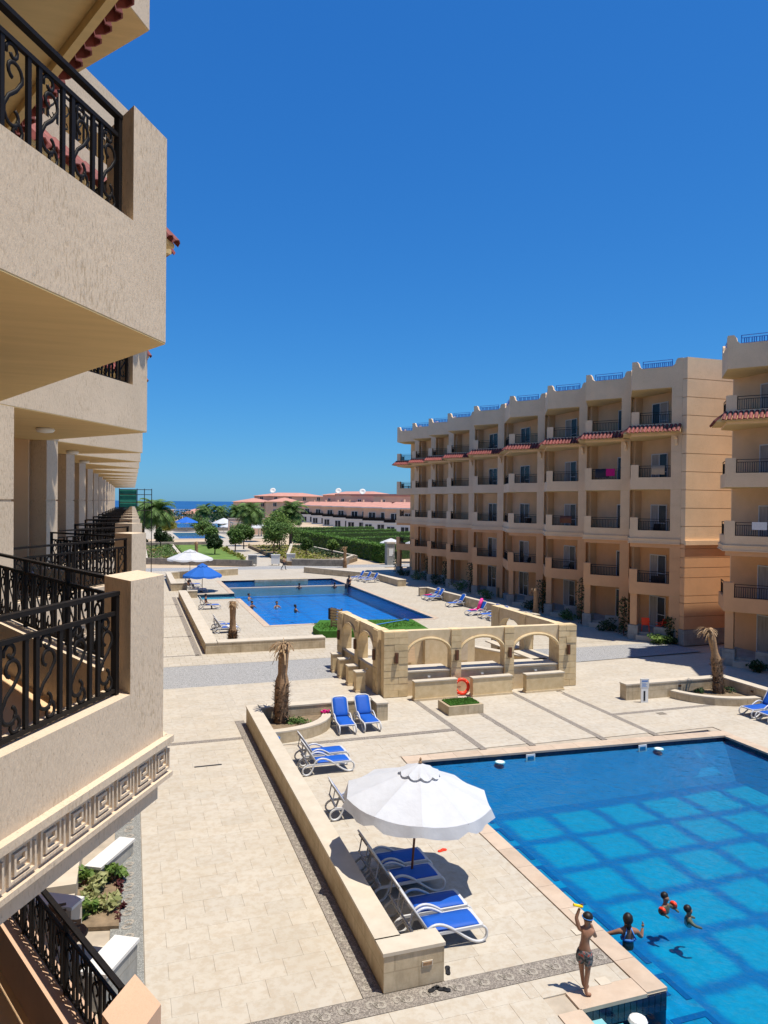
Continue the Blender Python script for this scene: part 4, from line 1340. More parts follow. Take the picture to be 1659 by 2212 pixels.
# life ring
b = MB()
pts = [(0, math.cos(a) * 0.30, math.sin(a) * 0.30) for a in [2 * math.pi * k / 24 for k in range(24)]]
b.tube(pts, 0.075, 8, True)
t = thing('life_ring', 'orange red life ring leaning beside the middle stone slab at the bar', 'life ring', (13.75, 29.6, 0.38), R(80))
b.build('ring', M['red'], t, True)
for a in (45, 135, 225, 315):
    c = (0, math.cos(R(a)) * .30, math.sin(R(a)) * .30)
    MB().ball(c, 0.082, 8, (1.02, .5, .5)).build('band', M['frost'], t, True)
t.rotation_euler = (0, R(14), R(80))
# turf planter
t = thing('turf_planter', 'square stone planter topped with bright artificial turf on the near terrace', 'planter', (12.66, 27.35, 0))
MB().box(-.76, -.55, 0, .76, .55, .36).build('planter_box', M['wallside'], t)
tb = MB()
tb.box(-.64, -.43, .361, .64, .43, .40)
tb.build('turf', M['grass_turf'], t)
bl = MB()
for k in range(1500):
    x, y = random.uniform(-.64, .64), random.uniform(-.43, .43); a = random.uniform(0, 6.28)
    dx, dy = math.cos(a) * .012, math.sin(a) * .012
    bl.add([(x - dx, y - dy, .4), (x + dx, y + dy, .4), (x + random.uniform(-.02, .02), y + random.uniform(-.02, .02), .4 + random.uniform(.03, .06))], [(0, 1, 2)])
o = bl.build('turf_blades', M['leaf_hedge'], t); o['kind'] = 'stuff'
# green platform behind the bar
t = thing('turf_platform', 'raised platform covered in green artificial turf at the near edge of the far pool', 'platform')
MB().prism([(11.0, 44.6), (17.9, 43.2), (18.3, 47.6), (12.1, 48.9), (11.0, 46.3)], 0.0, 0.42).build('platform', M['grass_turf'], t)
bl = MB()
for k in range(2500):
    x, y = random.uniform(11.2, 17.9), random.uniform(44.6, 47.7); a = random.uniform(0, 6.28)
    dx, dy = math.cos(a) * .03, math.sin(a) * .03
    bl.add([(x - dx, y - dy, .42), (x + dx, y + dy, .42), (x + random.uniform(-.03, .03), y + random.uniform(-.03, .03), .42 + random.uniform(.03, .07))], [(0, 1, 2)])
o = bl.build('turf_blades', M['leaf_hedge'], t); o['kind'] = 'stuff'
t = thing('loudspeaker', 'black box loudspeaker standing on the green turf platform', 'loudspeaker', (13.0, 49.0, 0.42), R(20))
MB().box(-.22, -.18, 0, .22, .18, .75).build('cabinet', M['black'], t)
MB().lathe([(0.001, 0), (.14, 0), (.15, .012), (.001, .02)], 14).build('cone', M['cloth_dark'], t).matrix_local = Matrix.Translation((0, -.182, .3)) @ Matrix.Rotation(R(90), 4, 'X')
t = thing('wooden_pallet', 'pale slatted wooden board standing on the turf platform beside the bar', 'pallet', (12.35, 45.6, 0.42), R(-60))
for k in range(7):
    MB().box(-.5, -.02, .05 + k * .17, .5, .0, .18 + k * .17).build('slat', M['plywood'], t)
for x in (-.45, .45):
    MB().box(x - .04, .001, 0, x + .04, .06, 1.25).build('upright', M['wood'], t)
t = thing('pool_pole', 'long blue aluminium pole with a brush head lying on the green turf', 'pool tool', (15.9, 46.2, 0.46), R(20))
MB().tube([(-2.0, -.3, 0), (2.0, .3, 0.03)], 0.03, 6).build('pole', M['cloth_blue'], t)
MB().box(1.9, .05, -.03, 2.1, .55, .06).build('brush_head', M['bluepl'], t)

# ------------------------------------------------------------------ loungers
def lounger_proto(label, group):
    root = thing('sun_lounger', label, 'sun lounger', (0, 0, 0), 0, group)
    path = [(1.86, .345), (1.95, .29), (1.985, .18), (1.95, .07), (1.84, .025), (1.68, .06), (1.50, .17), (1.30, .32), (1.12, .44), (.95, .515), (.80, .525), (.67, .47), (.59, .36), (.55, .22), (.47, .08), (.36, .028), (.25, .05), (.19, .16), (.24, .28), (.38, .345)]
    # smooth
    def smooth(p, it=2):
        for _ in range(it):
            q = [p[0]]
            for a_, c_ in zip(p[:-1], p[1:]):
                q += [(a_[0] * .75 + c_[0] * .25, a_[1] * .75 + c_[1] * .25), (a_[0] * .25 + c_[0] * .75, a_[1] * .25 + c_[1] * .75)]
            q.append(p[-1]); p = q
        return p
    sp = smooth(path, 1)
    for s in (-1, 1):
        MB().tube([(x, s * .325, z) for x, z in sp], 0.030, 6, flat=1.0).build('side_frame', M['plastic'], root, True)
        MB().box(.34, s * .325 - .022, .315, 1.88, s * .325 + .022, .372).build('side_rail', M['plastic'], root)
    for bx in ((.36, .32, .42, .36), (1.82, .325, 1.90, .37), (1.0, .30, 1.05, .335)):
        MB().box(bx[0], -.30, bx[1], bx[2], .30, bx[3]).build('cross_bar', M['plastic'], root)
    # seat sling: slightly crowned, rounded corners
    def sling(L, W, z0, name, crown):
        n, m_ = 10, 4
        vs, fs = [], []
        for zt in (0, -.018):
            for i in range(n + 1):
                u = i / n
                x = L[0] + (L[1] - L[0]) * u
                wk = W * (1 - .12 * max(0, (u - .9) / .1) ** 2)
                for j in range(m_ + 1):
                    v = -1 + 2 * j / m_
                    vs.append((x, v * wk, z0 + crown * (1 - v * v) * math.sin(math.pi * min(1, u * 1.0)) - .03 * max(0, (u - .8) / .2) ** 2 + zt))
        o = (n + 1) * (m_ + 1)
        for i in range(n):
            for j in range(m_):
                a_ = i * (m_ + 1) + j
                fs.append((a_, a_ + m_ + 1, a_ + m_ + 2, a_ + 1)); fs.append((o + a_, o + a_ + 1, o + a_ + m_ + 2, o + a_ + m_ + 1))
        for i in range(n):
            a_ = i * (m_ + 1); fs.append((a_, a_ + o, a_ + o + m_ + 1, a_ + m_ + 1))
            a_ = a_ + m_; fs.append((a_, a_ + m_ + 1, a_ + o + m_ + 1, a_ + o))
        for j in range(m_):
            fs.append((j, j + 1, j + 1 + o, j + o)); a_ = n * (m_ + 1) + j; fs.append((a_, a_ + o, a_ + o + 1, a_ + 1))
        return MB().add(vs, fs)
    sling((.72, 1.90), .295, .385, 's', .02).build('seat_sling', M['sling'], root, True)
    # backrest
    back = bpy.data.objects.new('backrest', None)
    B = MB()
    rim = []
    for k in range(9):
        a = math.pi * k / 8
        rim.append((-.80 - .07 * math.sin(a), .30 * math.cos(a) * (1 if abs(math.cos(a)) < .98 else 1)))
    pts = [(0, .30)] + [(-.4, .315)] + [(-.70, .315)] + [(-.79, .28), (-.83, .18), (-.84, 0), (-.83, -.18), (-.79, -.28)] + [(-.70, -.315), (-.4, -.315), (0, -.30)]
    B.tube([(x, y, 0) for x, y in pts], 0.026, 6)
    tilt = R(56)
    mt = Matrix.Translation((.72, 0, .365)) @ Matrix.Rotation(tilt, 4, 'Y')
    o = put('backrest', B.mesh('backrest', M['plastic'], True), root); o.matrix_local = mt
    s = sling((-.80, -.02), .29, .01, 'b', .015)
    q = put('back_sling', s.mesh('back_sling', M['sling'], True), o)
    for y in (-.2, 0, .2):
        st = MB().box(-.75, y - .018, -.05, -.05, y + .018, -.022)
        put('back_rib', st.mesh('back_rib', M['plastic']), o)
    for s_ in (-1, 1):
        MB().tube([(.36, s_ * .24, .87), (.30, s_ * .24, .55), (.40, s_ * .24, .36)], .018, 5).build('support_strut', M['plastic'], root)
    MB().box(.27, -.25, .53, .31, .25, .56).build('strut_bar', M['plastic'], root)
    return root
LG = 'white sun loungers with blue slings'
L0 = lounger_proto('nearest blue and white lounger, half in sun at the parasol shade edge', LG)
L0.location = (4.66, 13.02, 0.0)
L0.scale = (.93, .93, .95)
specs = [
    ((4.68, 13.75), 0, 'second nearest blue lounger, in the shade of the white parasol'),
    ((4.62, 14.92), 2, 'blue lounger in front of the parasol pole, third from the near wall end'),
    ((4.64, 15.72), 1, 'blue lounger just beyond the parasol pole with a sunlit foot end'),
    ((4.80, 19.1), -3, 'blue lounger half hidden behind the white parasol canopy'),
    ((4.78, 22.42), 1, 'nearer lounger of the sunlit pair by the wall beyond the white parasol'),
    ((4.86, 23.25), 2, 'farther lounger of the sunlit pair by the wall beyond the white parasol'),
    ((7.52, 27.45), -93, 'left one of two upright loungers side by side facing the camera'),
    ((8.42, 27.50), -91, 'right one of two upright loungers side by side facing the camera'),
    ((25.1, 23.35), 182, 'lounger cut off by the right edge beside the near pool'),
    ((25.1, 22.5), 181, 'lounger partly outside the right edge, nearer of that pair'),
    ((4.75, 47.95), 8, 'nearer lounger of the pair inside the left wall of the far pool terrace'),
    ((4.8, 49.3), 2, 'farther lounger of the pair inside the left wall of the far pool terrace'),
    ((4.75, 58.9), 0, 'lounger left of the far pool with a person in dark clothes'),
    ((25.9, 60.2), 184, 'farthest lounger on the right side of the far pool, towel on it'),
    ((25.9, 59.3), 183, 'second farthest lounger on the right side of the far pool'),
    ((26.1, 55.4), 186, 'single blue lounger in the middle of the row right of the far pool'),
    ((25.7, 50.8), 185, 'lounger under the pink ring right of the far pool'),
    ((26.0, 49.2), 185, 'nearer lounger right of the far pool just behind the bar wall'),
    ((26.1, 48.1), 184, 'nearest lounger of the right row, partly hidden by the bar wall'),
    ((24.2, 77.2), 188, 'left one of three blue loungers by the far right pool corner'),
    ((24.6, 75.9), 188, 'middle one of three blue loungers by the far right pool corner'),
    ((24.9, 74.5), 188, 'right one of three blue loungers by the far right pool corner'),
    ((4.75, 69.9), 2, 'white lounger just in front of the blue parasol'),
    ((4.6, 74.2), 2, 'blue lounger behind the blue parasol beside the short wall'),
]
for (x, y), a, lab in specs:
    dup(L0, (x, y, 0.0), R(a), lab, LG)

# ------------------------------------------------------------------ parasols
def parasol(loc, rad, z_eave, z_apex, mt, label, tilt=(0, 0), n=10, group=None, valance=0.24, pole_m='wood', square=False, rot=0.0, hi=True):
    root = thing('parasol', label, 'parasol', loc, 0, group)
    root.rotation_euler = (tilt[0], tilt[1], rot)
    b = MB()
    ns = 6 if hi else 2
    def pt(k, u, fr=None):
        # k: float panel coordinate, u: 0 apex..1 eave
        a = 2 * math.pi * k / n
        fk = k - math.floor(k)
        w = 4 * fk * (1 - fk)           # 0 at ribs, 1 at mid panel
        chord = math.cos(math.pi / n) / math.cos(2 * math.pi / n * (fk - .5))
        r = rad * u * (chord if True else 1)
        z = z_apex - (z_apex - z_eave) * (u ** 1.12) - 0.05 * w * u * rad / 1.6
        return (math.cos(a) * r, math.sin(a) * r, z)
    K = n * (4 if hi else 2); U = 7 if hi else 4
    for i in range(U + 1):
        u = max(.02, i / U)
        for k in range(K):
            b.v.append(pt(k * n / K, u))
    for i in range(U):
        for k in range(K):
            b.f.append((i * K + k, (i + 1) * K + k, (i + 1) * K + (k + 1) % K, i * K + (k + 1) % K))
    if hi:
        for k in range(n):
            pb = MB()
            for i in range(U + 1):
                for j in range(5):
                    pb.v.append(pt(k + min(j / 4, .9999), max(.02, i / U)))
            for i in range(U):
                for j in range(4):
                    pb.f.append((i * 5 + j, (i + 1) * 5 + j, (i + 1) * 5 + j + 1, i * 5 + j + 1))
            pb.build('canopy_panel', mt, root, True)
    else:
        b.build('canopy', mt, root, False)
    if valance:
        b = MB()
        for i in range(4):
            for k in range(K):
                kk = k * n / K; fk = kk - math.floor(kk); w = 4 * fk * (1 - fk)
                x, y, z = pt(kk, 1.0)
                dr = valance * (0.72 + 0.28 * w ** 0.5) * i / 3
                fl = 1 + .012 * i + 0.010 * math.sin(k * 2.3) * i
                b.v.append((x * fl, y * fl, z - dr - .0))
        for i in range(3):
            for k in range(K):
                b.f.append((i * K + k, (i + 1) * K + k, (i + 1) * K + (k + 1) % K, i * K + (k + 1) % K))
        b.build('valance', mt, root, True)
    if hi:
        b = MB()
        for i in range(3):
            for k in range(K):
                kk = k * n / K; fk = kk - math.floor(kk); w = 4 * fk * (1 - fk)
                u = [.02, .16, .27 + .035 * w][i]
                x, y, z = pt(kk, u)
                b.v.append((x, y, z + [.10, .075, .045 + .03 * (1 - w)][i]))
        for i in range(2):
            for k in range(K):
                b.f.append((i * K + k, (i + 1) * K + k, (i + 1) * K + (k + 1) % K, i * K + (k + 1) % K))
        b.build('vent_cap', mt, root, False)
        for k in range(n):
            p = [pt(k + .0001, u) for u in (.03, .35, .7, 1.0)]
            MB().tube([(x, y, z - .018) for x, y, z in p], .011, 4).build('rib', M['wood'], root)
    MB().lathe([(0.028, 0), (0.028, z_apex)], 8).build('pole', M[pole_m], root)
    MB().lathe([(.001, 0), (.03, .02), (.045, .06), (.02, .10), (.03, .13), (.001, .17)], 8, (0, 0, z_apex + .06)).build('finial', M['bark_tan'], root)
    MB().lathe([(.28, 0), (.28, .07), (.06, .1), (.04, .3)], 14).build('base', M['greystone'], root)
    return root
parasol((5.84, 15.1, 0), 1.62, 2.03, 2.62, M['canvas'], 'large white canvas parasol with scalloped valance over the near blue loungers', (R(1.5), R(3.5)), 10)
parasol((6.2, 70.6, 0), 1.75, 1.55, 2.55, M['canvas_blue'], 'bright blue pointed parasol left of the far pool', (0, 0), 8, None, 0.2)
parasol((6.1, 84.8, 0), 2.45, 2.05, 2.95, M['canvas'], 'white parasol behind the blue one at the far pool', (0, 0), 8, None, 0.2)
parasol((35.6, 101.5, 0), 1.7, 2.7, 3.3, M['canvas'], 'left one of two white parasols by the hedge end', (0, 0), 8, None, .15, 'white', hi=False)
parasol((38.0, 99.0, 0), 1.7, 2.5, 3.1, M['canvas'], 'right one of two white parasols by the hedge end', (0, 0), 8, None, .15, 'white', hi=False)
parasol((23.6, 205, 0), 3.0, 2.6, 3.9, M['canvas'], 'white parasol by the distant pool, left of the pergola', (0, 0), 8, None, .2, 'white', hi=False)
parasol((23.9, 196, 0), 2.3, 1.9, 2.6, M['canvas'], 'smaller low white parasol by the distant pool near the pergola', (0, 0), 8, None, .2, 'white', hi=False)
parasol((29.4, 182, 0), 2.7, 2.2, 3.6, M['canvas'], 'white parasol under the distant pergola', (0, 0), 8, None, .2, 'white', hi=False)
parasol((14.2, 212, 0), 3.1, 2.6, 4.0, M['canvas_blue'], 'blue parasol at the distant pool', (0, 0), 8, None, .2, 'white', hi=False)

# ------------------------------------------------------------------ small things
def flat_item(name, label, cat, c, sz, mt, rz=0, group=None):
    return tag(MB().obox((0, 0, sz[2] / 2), sz).build(name, mt), label, cat, group), None
def flipflop(loc, rz, mt, label, group=None):
    t = thing('flip_flop', label, 'flip flop', loc, rz, group)
    MB().prism([(-.12, -.03), (-.08, -.045), (.0, -.036), (.08, -.05), (.12, -.03), (.125, .01), (.1, .045), (.0, .034), (-.09, .042), (-.125, .01)], 0, .022).build('sole', mt, t)
    MB().tube([(.07, 0, .02), (.03, .0, .055), (-.02, .035, .02)], .008, 5).build('strap', mt, t)
    MB().tube([(.07, 0, .02), (.03, -.0, .055), (-.02, -.036, .02)], .008, 5).build('strap', mt, t)
    return t
flipflop((5.42, 12.12, 0), R(70), M['black'], 'single black flip flop on the mosaic right of the wall end')
flipflop((4.98, 11.72, 0), R(20), M['black'], 'left black flip flop below the wall end', 'black flip flops at the wall end')
flipflop((5.14, 11.66, 0), R(-30), M['black'], 'right black flip flop below the wall end', 'black flip flops at the wall end')
def swim_ring(loc, label, mt):
    t = thing('arm_band', label, 'arm band', loc, random.uniform(0, 3))
    b = MB(); b.tube([(math.cos(a) * .09, math.sin(a) * .09, 0) for a in [2 * math.pi * k / 12 for k in range(12)]], .045, 6, True)
    b.build('float_tube', mt, t, True)
    MB().tube([(.09, 0, .03), (.15, 0, .05)], .012, 5).build('valve', mt, t)
    return t
flipflop((6.35, 16.6, 0), 1.0, M['red'], 'left small red sandal on the paving past the parasol')
flipflop((7.15, 16.4, 0), .2, M['red'], 'right small red sandal on the paving nearer the pool')
t = thing('bucket', 'blue plastic bucket beside the curved planter kerb', 'bucket', (4.72, 25.25, 0))
MB().lathe([(.001, 0), (.12, 0), (.16, .28), (.145, .28), (.11, .02), (.001, .02)], 14).build('pail', M['bluepl'], t, True)
MB().tube([(math.cos(a) * .155, 0, .27 + math.sin(a) * .1) for a in [math.pi * k / 8 for k in range(9)]], .006, 5).build('handle', M['steel'], t)
o = MB()
for k in range(26):
    a = random.uniform(0, 6.28); r_ = random.uniform(0, .17)
    o.ball((math.cos(a) * r_, math.sin(a) * r_, random.uniform(0, .08)), random.uniform(.03, .05), 6)
t = thing('towel', 'crumpled magenta towel on the curved planter kerb', 'towel', (6.98, 27.2, .44))
o.build('cloth', M['magenta'], t, True)
# sign on the wall end at right
t = thing('sign_post', 'small white notice panel with blue text lines at the right wall end', 'sign', (20.75, 26.25, 0), R(-12))
MB().box(-.16, -.02, .0, .16, .02, .62).build('lower_panel', M['frost'], t)
MB().box(-.19, -.025, .625, .19, .025, 1.02).build('board', M['white'], t)
MB().box(-.13, -.028, .90, .13, -.0252, .95).build('blue_heading', M['bluepl'], t)
MB().box(-.05, -.026, .08, .03, -.0202, .5).build('slot', M['black'], t)
for k in range(4):
    MB().box(-.13, -.0278, .68 + k * .05, .10 - (k % 2) * .05, -.0252, .695 + k * .05).build('text_line', M['cloth_blue'], t)
# pink swim ring on lounger, red chairs, clothes
b = MB(); b.tube([(math.cos(a) * .33, 0, math.sin(a) * .33) for a in [2 * math.pi * k / 20 for k in range(20)]], .13, 8, True)
o = b.build('swim_ring', M['pink'], None, True); o.location = (25.1, 50.9, .82); o.rotation_euler = (R(20), 0, R(60))
tag(o, 'bright pink inflatable ring standing on a lounger right of the far pool', 'swim ring')
def folded(name, label, loc, sz, mt, cat='towel', rz=0):
    b = MB(); n = 6
    for j in range(n + 1):
        for i in range(n + 1):
            x = (i / n - .5) * sz[0]; y = (j / n - .5) * sz[1]
            b.v.append((x, y, sz[2] + random.uniform(-.02, .02)))
    for j in range(n):
        for i in range(n):
            a_ = j * (n + 1) + i; b.f.append((a_, a_ + 1, a_ + n + 2, a_ + n + 1))
    o = b.build(name, mt, None, True); o.location = loc; o.rotation_euler = (0, 0, rz)
    return tag(o, label, cat)
folded('towel', 'pink towel spread on the lounger under the pink ring', (24.6, 50.75, .40), (.9, .55, .02), M['pink'], 'towel', R(5))
folded('towel', 'dark magenta cloth on the farthest right lounger', (24.6, 60.1, .40), (.7, .5, .03), M['magenta'], 'towel', R(5))
folded('towel', 'white striped towel on the near pair of loungers at the far terrace', (6.1, 48.1, .40), (.6, .5, .02), M['cloth_white'], 'towel', R(5))
folded('towel', 'white towel on the lounger hidden behind the parasol', (5.9, 19.05, .41), (.5, .55, .02), M['cloth_white'], 'towel', R(5))
def plastic_chair(loc, rz, mt, label, group):
    t = thing('patio_chair', label, 'chair', loc, rz, group)
    MB().box(-.23, -.22, .42, .23, .22, .46).build('seat', mt, t)
    MB().obox((0, .25, .68), (.46, .03, .46), 0, R(-12)).build('backrest', mt, t)
    for sx in (-1, 1):
        for sy in (-1, 1):
            MB().tube([(sx * .2, sy * .19, .42), (sx * .23, sy * .22, 0)], .022, 5).build('leg', mt, t)
        MB().box(sx * .25 - .025, -.2, .62, sx * .25 + .025, .22, .65).build('armrest', mt, t)
    return t
plastic_chair((30.75, 38.9, .47), R(140), M['red'], 'left orange red plastic chair on the ground floor porch', 'orange porch chairs')
plastic_chair((31.35, 38.2, .47), R(200), M['red'], 'right orange red plastic chair on the ground floor porch', 'orange porch chairs')
o = MB().box(-.35, -.015, -.4, .35, .015, 0).build('laundry', M['cloth_white']); o.location = (30.55, 29.85, 7.62); o.rotation_euler = (0, 0, R(-53))
tag(o, 'white cloth hung over a balcony rail on the nearer right block', 'laundry')
o = MB().box(-.3, -.02, -.5, .3, .02, 0).build('laundry', M['magenta']); o.location = (30.75, 42.75, 10.9); o.rotation_euler = (0, 0, R(-54))
tag(o, 'magenta towel hung at the right end of a third floor balcony rail', 'towel')
# wicker chair and cream blocks on the ground floor terrace at left
t = thing('wicker_chair', 'brown wicker armchair on the terrace below the Greek key balcony', 'chair', (-.98, 13.82, .47), R(115))
b = MB()
for i in range(9):
    for k in range(15):
        a = R(-100 + 200 * k / 14)
        hgt = .62 * (0.62 + 0.38 * math.cos(a * .9) ** 2)
        r_ = .28 + .07 * (i / 8)
        b.v.append((math.sin(a) * r_, math.cos(a) * r_, .40 + hgt * i / 8))
for i in range(8):
    for k in range(14):
        if (i + k) % 2 == 0 or i in (0, 7):
            a_ = i * 15 + k; b.f.append((a_, a_ + 1, a_ + 16, a_ + 15))
b.build('woven_back', M['wicker'], t)
MB().lathe([(.001, .36), (.28, .36), (.30, .40), (.27, .44), (.001, .45)], 14).build('seat', M['wicker'], t)
for a in (45, 135, 225, 315):
    MB().tube([(math.cos(R(a)) * .2, math.sin(R(a)) * .2, .36), (math.cos(R(a)) * .25, math.sin(R(a)) * .25, 0)], .02, 5).build('leg', M['wicker'], t)
nd_ = Vector((1.85, 3.28)).normalized(); nn_ = Vector((nd_.y, -nd_.x))
def oriented(p, L, W, z0, z1, name, mt, parent):
    return MB().obox((p[0], p[1], (z0 + z1) / 2), (L, W, z1 - z0), math.atan2(nd_.y, nd_.x)).build(name, mt, parent)
t = thing('garden_wall', 'white topped grey wall stub pointing at the promenade beyond the flower bed', 'low wall')
oriented((-.42, 17.95), 1.4, .34, 0, .30, 'wall_body', M['greystone'], t); oriented((-.42, 17.95), 1.46, .40, .301, .36, 'cap', M['white'], t)
t = thing('garden_wall', 'white topped wall beside the brown wicker chair', 'low wall')
oriented((-1.28, 14.9), .34, .8, .47, .90, 'wall_body', M['cap'], t); oriented((-1.28, 14.9), .40, .86, .901, .96, 'cap', M['white'], t)
t = thing('garden_wall', 'white topped stone block with steps below the wicker chair', 'low wall')
oriented((-.30, 13.35), 1.0, .42, 0, .60, 'wall_body', M['greystone'], t); oriented((-.30, 13.35), 1.06, .48, .601, .66, 'cap', M['white'], t)
oriented((-.66, 13.95), .5, .8, 0, .36, 'step', M['cap'], t); oriented((-.32, 14.2), .35, .7, 0, .18, 'step', M['cap'], t)
MB().prism([(-1.5, 15.6), (-.2, 15.3), (-.2, 17.6), (-1.5, 17.9)], -.02, .06).build('planter_soil', M['soil'])['kind'] = 'structure'

# things on the right wing's balconies
def rail_cloth(x, y, z, w, h, mt, label):
    b = MB()
    n = 6
    for i in range(n + 1):
        u = i / n - .5
        for j, (dy, dz) in enumerate(((.035, -h * .4), (.03, 0), (-.03, .004), (-.045, -h * .5), (-.04, -h))):
            b.v.append((u * w, dy + .012 * math.sin(i * 1.7 + j), dz + .01 * math.sin(i * 2.1)))
    for i in range(n):
        for j in range(4):
            a_ = i * 5 + j
            b.f.append((a_, a_ + 5, a_ + 6, a_ + 1))
    o = b.build('towel', M[mt], None, True)
    o.location = (x, y, z); o.rotation_euler = (0, 0, R(-54))
    return tag(o, label, 'towel')
def on_near(bi, f, s):
    Ay, Ty, _ = rb[bi]
    return 31.5 + (29.7 - 31.5) * s + .06, Ay + (Ty - Ay) * s + .08, RLEV[f] + .75 + .725
for bi, f, s, w, h, mt, lab in [(0, 2, .45, .8, .55, 'cloth_tan', 'tan towel on a third floor balcony rail nearest the end wall'), (1, 2, .6, 1.0, .6, 'cloth_dark', 'dark cloth over the third floor rail beside the magenta towel'),
                                (2, 1, .5, .9, .55, 'wood', 'brown red towel on a second floor rail, third bay from the end wall')]:
    x, y, z = on_near(bi, f, s)
    rail_cloth(x, y, z, w, h, mt, lab)
k_ = 0
for bi, f, lab in [(0, 0, 'dark chair on the first floor balcony nearest the end wall'), (0, 1, 'dark chair on the second floor balcony nearest the end wall'), (3, 1, 'dark chair on the second floor balcony of the widest bay'), (3, 0, 'dark chair on the first floor balcony of the widest bay'), (2, 0, 'dark chair on a first floor balcony three bays from the end wall'), (4, 3, 'dark chair on a top floor balcony in the middle of the wing')]:
    Ay, Ty, _ = rb[bi]
    plastic_chair((31.1, Ty - .6, RLEV[f] + .26), R(150 + 20 * k_), M['cloth_dark'], lab, 'dark balcony chairs'); k_ += 1
# ------------------------------------------------------------------ vegetation
def leaf_quads(pts, size, up_bias=0.3, asp=0.5):
    """numpy: one diamond leaf per point"""
    n = len(pts)
    nrm = rng.normal(size=(n, 3)); nrm[:, 2] = np.abs(nrm[:, 2]) + up_bias
    nrm /= np.linalg.norm(nrm, axis=1)[:, None]
    a = rng.normal(size=(n, 3)); a -= nrm * (a * nrm).sum(1)[:, None]; a /= np.linalg.norm(a, axis=1)[:, None]
    b_ = np.cross(nrm, a)
    s = (size * rng.uniform(.6, 1.3, n))[:, None]
    v = np.stack([pts - a * s, pts + b_ * s * asp, pts + a * s, pts - b_ * s * asp], 1).reshape(-1, 3)
    return v
def quads_obj(name, v, mt, parent=None, kind=None):
    me = bpy.data.meshes.new(name)
    n = len(v) // 4
    me.from_pydata(v.tolist(), [], np.arange(4 * n).reshape(n, 4).tolist())
    me.materials.append(mt)
    o = put(name, me, parent)
    if kind: o['kind'] = kind
    return o
def clump_pts(n, c, rad, clumps, tight=0.42):
    cc = rng.normal(size=(clumps, 3)); cc /= np.linalg.norm(cc, axis=1)[:, None]
    cc *= rng.uniform(.35, 1.0, clumps)[:, None] ** .6
    cc *= np.array(rad) * .78; cc += np.array(c)
    i = rng.integers(0, clumps, n)
    d = rng.normal(size=(n, 3)); d /= np.linalg.norm(d, axis=1)[:, None]
    d *= (rng.uniform(0.3, 1, n) ** .5)[:, None] * np.array(rad) * tight
    p = cc[i] + d
    p[:, 2] = np.maximum(p[:, 2], 0.02)
    return p
def bush(loc, rad, label, mt='leaf', n=500, size=.07, cat='bush', group=None, clumps=12):
    t = thing('bush', label, cat, loc, 0, group)
    quads_obj('foliage', leaf_quads(clump_pts(n, (0, 0, rad[2] * .75), rad, clumps), size), M[mt], t)
    b = MB()
    for k in range(4):
        a = k * 1.6
        b.tube([(0, 0, 0), (math.cos(a) * rad[0] * .3, math.sin(a) * rad[1] * .3, rad[2] * .6)], .02, 4)
    b.build('stem', M['bark'], t)
    return t
def tree(loc, h, rad, label, mt='leaf', n=1800, size=.16, group=None, clumps=22):
    t = thing('tree', label, 'tree', loc, random.uniform(0, 6), group)
    b = MB()
    cz = h - rad[2] * .9
    b.tube([(0, 0, -.1), (.05, .03, cz * .5), (.0, .08, cz)], [.11, .085, .06], 7)
    for k in range(6):
        a = k * 1.05 + .3
        b.tube([(0, .04, cz * .55), (math.cos(a) * rad[0] * .35, math.sin(a) * rad[1] * .35, cz * .85), (math.cos(a) * rad[0] * .7, math.sin(a) * rad[1] * .7, cz + rad[2] * .3)], [.05, .035, .015], 5)
    b.build('trunk', M['bark'], t, True)
    quads_obj('crown', leaf_quads(clump_pts(n, (0, 0, cz), rad, clumps), size), M[mt], t)
    return t
_fr = {}
def palm_meshes(seed, h, cr):
    rnd = random.Random(seed)
    b = MB()
    zz = [i / 14 * h for i in range(15)]
    lean = rnd.uniform(-.3, .3)
    pts = [(lean * (z / h) ** 2, 0, z) for z in zz]
    b.tube(pts, [(.30 - .08 * i / 14) * (1.06 if i % 2 else .95) for i in range(15)], 9)
    trunk = b.mesh('trunk', M['bark'])
    vs = []
    for k in range(78):
        a = rnd.uniform(0, 6.28)
        el = rnd.uniform(-.55, 1.25)
        L = cr * rnd.uniform(.8, 1.1)
        dirv = Vector((math.cos(a) * math.cos(el), math.sin(a) * math.cos(el), math.sin(el)))
        p = Vector((lean, 0, h)); st = L / 12
        side = Vector((-math.sin(a), math.cos(a), 0))
        d = dirv.copy()
        for i in range(12):
            q = p + d * st
            ll = cr * .25 * math.sin(math.pi * (i + 1.2) / 13.5) + .06
            for s in (-1, 1):
                tip = q + side * s * ll + d * ll * .55 - Vector((0, 0, ll * .35))
                w = d * st * .75
                vs += [p + d * st * .1, p + w + d * st * .3, tip + w * .25, tip]
            d = (d - Vector((0, 0, .115 + .02 * i * .5))).normalized()
            p = q
    crown = np.array([tuple(v) for v in vs])
    return trunk, crown
def palm(loc, h, cr, label, seed, mt='leaf', group=None):
    t = thing('palm_tree', label, 'palm tree', loc, random.uniform(0, 6), group)
    tr_, cv = palm_meshes(seed, h, cr)
    put('trunk', tr_, t)
    quads_obj('crown', cv, M[mt], t)
    return t
